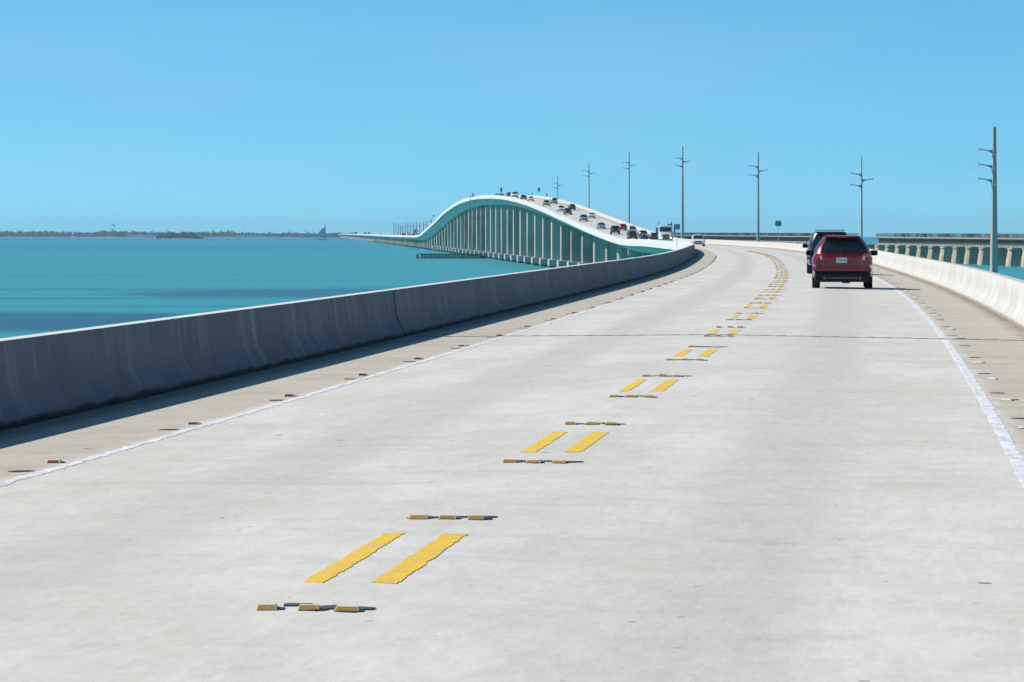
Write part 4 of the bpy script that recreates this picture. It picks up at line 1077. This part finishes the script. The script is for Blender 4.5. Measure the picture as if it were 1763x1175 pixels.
# ------------------------------------------------------------------ low wooded keys on the horizon
def m_leaf(name, a, b_):
    m, nt, b = mat_new(name); pos = nd(nt, 'NewGeometry').outputs['Position']
    n = noise(nt, pos, .12, 4); n2 = noise(nt, pos, .9, 3)
    c = mixc(nt, smooth(nt, n, .35, .65), a, b_); c = mixc(nt, 1.0, c, mixc(nt, n2, (.7, .7, .7), (1.35, 1.35, 1.35)), 'MULTIPLY')
    nt.links.new(c, b.inputs['Base Color']); setb(b, Roughness=.8, Specular_IOR_Level=.2); return m
M['leaf'] = m_leaf('mangrove_foliage', (.018, .046, .024), (.036, .074, .034))
M['bark'] = m_plain('grey_bark', (.14, .12, .10), .9)
M['shore'] = m_concrete('pale_shore', (.36, .35, .30), (.20, .20, .15), .02, .6)
M['causeway'] = m_concrete('white_causeway_concrete', (.68, .67, .63), (.52, .51, .48), .02, .3)
def clump_faces(V, F, c, rx, ry, rz, n, size, r):
    for _ in range(n):
        while True:
            d = Vector((r.uniform(-1, 1), r.uniform(-1, 1), r.uniform(-1, 1)))
            if .25 < d.length < 1: break
        p = c + Vector((d.x * rx, d.y * ry, d.z * rz)); u = Vector((r.uniform(-1, 1), r.uniform(-1, 1), r.uniform(-1, 1))).normalized(); w = u.orthogonal().normalized()
        a = size * r.uniform(.6, 1.3); b = len(V)
        V += [p - u * a - w * a * .6, p + u * a - w * a * .6, p + w * a]; F.append((b, b + 1, b + 2))
def key_island(name, label, y, tops, base_px, depth, seed, dens=1.0):
    # tops: (photo x, photo y of the tree line); a low sand bank with mangrove on it
    r = random.Random(seed); x0, x1 = tops[0][0], tops[-1][0]; c = at((x0 + x1) / 2, HY, y); zc = sea(c.x, y)
    V, F = [], []; n = 40
    for i in range(n + 1):
        px = x0 + (x1 - x0) * i / n; p = at(px, HY, y); e = min(1, 6 * min(i / n, 1 - i / n) + .05); zz = sea(p.x, y)
        for dy, dz in ((-depth / 2 * e - 12, -.6), (-depth / 2 * e, .8), (depth / 2 * e, 1.0), (depth / 2 * e + 12, -.6)): V.append((p.x, y + dy, zz + dz))
    for i in range(n):
        for j in range(3): F.append((i*4 + j, i*4 + j + 1, i*4 + 5 + j, i*4 + 4 + j))
    o = link(name, mkmesh(name, V, F), M['shore']); tag(o, label, None, None, 'structure')
    V, F = [], []
    px = x0
    while px < x1:
        ty = lerp_tab([t[0] for t in tops], [t[1] for t in tops], px) + r.uniform(-.35, .6); p = at(px, ty, y); g = sea(p.x, y); h = max(2.0, p.z - g)
        for q in range(3):
            yy = y + r.uniform(-depth / 2, depth / 2); hh = h * r.uniform(.78, 1.04)
            clump_faces(V, F, Vector((p.x + r.uniform(-3, 3), yy, g + hh * .55)), r.uniform(3.5, 6.5), 6, hh * .46, int(36 * dens), 1.5, r)
        if r.random() < .28:
            hh = h + r.uniform(1.0, 3.4); clump_faces(V, F, Vector((p.x, y, g + hh - 2.2)), r.uniform(2.0, 3.6), 3, 2.2, 26, 1.2, r)
        px += 2.2
    o = link('mangrove_thicket', mkmesh('mangrove_thicket', V, F), M['leaf']); tag(o, label.replace('low sandy shore of', 'dark green mangrove thicket on'), None, None, 'stuff')
T1 = [(-60, 400), (0, 399.8), (50, 398.6), (75, 399.0), (110, 400.2), (160, 400.8), (172, 399.4), (178, 398.2), (186, 397.4), (196, 397.2), (206, 399), (214, 398.2), (222, 399.6), (240, 399.5), (262, 400.2), (285, 399.6), (305, 400.8), (345, 400.8), (362, 399.5), (367, 397.8), (372, 400.2), (392, 398.2), (402, 399.6), (408, 402.0), (430, 401.4), (452, 401.8), (465, 401.2), (480, 402), (500, 401.3), (520, 401.7), (545, 402.8), (560, 401), (566, 402.5), (575, 402.2), (585, 401.8), (596, 403)]
key_island('wooded_key', 'low sandy shore of the long wooded key on the horizon', 9000, T1, 409, 160, 21)
key_island('small_wooded_islet', 'low sandy shore of the small islet in front of the long key', 6300, [(272, 410), (280, 405), (290, 402.6), (300, 401.8), (312, 401.4), (322, 402.2), (330, 403.6), (338, 406), (343, 410)], 411, 60, 22, 1.4)
key_island('wooded_key_beyond_bridge', 'low sandy shore of the wooded land at the far bridge end', 8700, [(596, 404), (612, 402.0), (616, 403.6), (640, 403.8), (660, 404.2), (680, 404.5)], 409, 80, 23, .7)
def far_tree(px, ytop, wpx, y, label, base_h):
    p = at(px, ytop, y); g = sea(p.x, y); r = random.Random(int(px)); h = p.z - g
    root = empty('tree', (p.x, y, g)); tag(root, label, 'tree', 'trees at the far bridge end')
    MB().rod((0, 0, -1), (0, 0, h * .7), .45, .25, 7).build('trunk', M['bark'], root)
    V, F = [], []; w = wpx * y / FPX / 2
    for q in range(6): clump_faces(V, F, Vector((r.uniform(-.5, .5) * w, r.uniform(-.5, .5) * w, h * r.uniform(.70, .88))), w * .62, w * .62, h * .13, 60, .8, r)
    link('crown', mkmesh('crown', V, F), M['leaf'], root)
far_tree(715.5, 394.8, 9, 6000, 'wide feathery tree showing above the far low bridge', 6)
far_tree(628.6, 399.6, 4.2, 8300, 'small round tree at the far bridge end, left of two', 6)
far_tree(635.8, 399.6, 4.2, 8300, 'small round tree at the far bridge end, right of two', 6)
far_tree(612.5, 399.0, 5, 8300, 'low bushy tree farthest left over the bridge end', 6)
def causeway(xa, xb, yt, yb, label):
    y = 8650.0; a, b = at(xa, yt, y), at(xb, yt, y); lo = at(xa, yb, y).z; g = sea(a.x, y)
    root = empty('low_white_bridge', ((a.x + b.x) / 2, y, g)); tag(root, label, 'bridge', 'low white bridges before the wooded key')
    w = b.x - a.x
    MB().cham((0, 0, (a.z + lo) / 2 - g), (w, 9, a.z - lo), .2).build('deck', M['causeway'], root)
    n = int(w / 9); pm = MB().box((0, 0, (lo - g) / 2 - 1), (1.4, 7, lo - g + 1.9)).mesh('pier'); pm.materials.append(M['causeway'])
    for i in range(n): link('pier', pm, None, root, (-w / 2 + (i + .5) * w / n, 0, 0))
causeway(216, 281, 404.6, 406.9, 'white low bridge left of the small islet')
causeway(406, 454, 405.6, 407.5, 'white low bridge right of the small islet')
for i, (px, yt) in enumerate(((262, 394), (287, 393), (311.5, 394), (337.5, 393), (364, 391.5), (391, 392), (419, 392), (448.5, 392), (474, 393), (498.5, 393.5), (526, 393), (539.5, 392))):
    p = at(px, yt, 8900); g = sea(p.x, 8900); root = empty('utility_pole', (p.x, 8900, g))
    tag(root, 'thin faint utility pole over the wooded key, %s in its row from the left' % ORD[i], 'pole', 'utility poles along the key')
    MB().rod((0, 0, -1), (0, 0, p.z - g), .34, .26, 6).build('shaft', M['arm'], root); MB().box((0, 0, p.z - g - 1.6), (3.2, .3, .3)).build('crossarm', M['arm'], root)
def build_tower():
    p = at(160, 371, 8900); g = sea(p.x, 8900); root = empty('radio_mast', (p.x, 8900, g)); tag(root, 'very faint tall lattice radio mast over the key at left', 'mast'); h = p.z - g
    m = MB()
    for dx, dy in ((-.5, -.3), (.5, -.3), (0, .55)): m.rod((dx, dy, -1), (dx, dy, h), .06, .06, 4)
    for i in range(int(h / 1.5)): m.rod((-.5, -.3, i * 1.5), (.5, -.3, i * 1.5 + 1.5), .04, .04, 4)
    m.build('lattice', M['galv'], root)
build_tower()
def build_flag():
    y = 8900.0; a = at(194, 385.2, y); g = sea(a.x, y); root = empty('flag_pole', (a.x, y, g)); tag(root, 'large striped flag hanging over the trees of the key at left', 'flag'); h = a.z - g
    MB().rod((0, 0, -1), (0, 0, h + .4), .16, .08, 6).build('pole', M['galv'], root)
    W_, H_ = 6.6, 4.2
    def pt(u, v, t): return Vector((W_ * u * .85, t + .5 * math.sin(u * 6), h - 4.4 * u * .75 - H_ * v))
    def patch(u0, u1, v0, v1, mt, nm, t):
        V, F = [], []
        for sd in (t, t + .03):
            for j in range(2):
                for i in range(5): V.append(pt(u0 + (u1 - u0) * i / 4, (v0, v1)[j], sd))
        for q in (0, 10):
            for i in range(4): F.append((q + i, q + i + 1, q + 6 + i, q + 5 + i))
        link(nm, mkmesh(nm, V, F), mt, root)
    fr = m_plain('flag_red', (.50, .03, .05), .8); fw = m_plain('flag_white', (.80, .80, .80), .8); fb = m_plain('flag_blue', (.03, .05, .22), .8)
    for i in range(7): patch(0.0, 1.0, i / 7, (i + 1) / 7 - .002, fr if i % 2 == 0 else fw, 'stripe', 0)
    patch(0, .4, 0, .52, fb, 'canton', -.08)
build_flag()

# ------------------------------------------------------------------ sea air
hz_m = bpy.data.materials.new('sea_haze'); hz_m.use_nodes = True; hz_m.node_tree.nodes.clear()
_o = hz_m.node_tree.nodes.new('ShaderNodeOutputMaterial'); _v = hz_m.node_tree.nodes.new('ShaderNodeVolumePrincipled')
_v.inputs['Color'].default_value = (.48, .84, 1.0, 1); _v.inputs['Density'].default_value = 5e-5; _v.inputs['Anisotropy'].default_value = 0.0
hz_m.node_tree.links.new(_v.outputs[0], _o.inputs['Volume'])
hz = MB().box((0, 0, 5.5), (28600, 28600, 61)).build('haze', hz_m); tag(hz, 'thin pale blue sea haze', None, None, 'stuff')
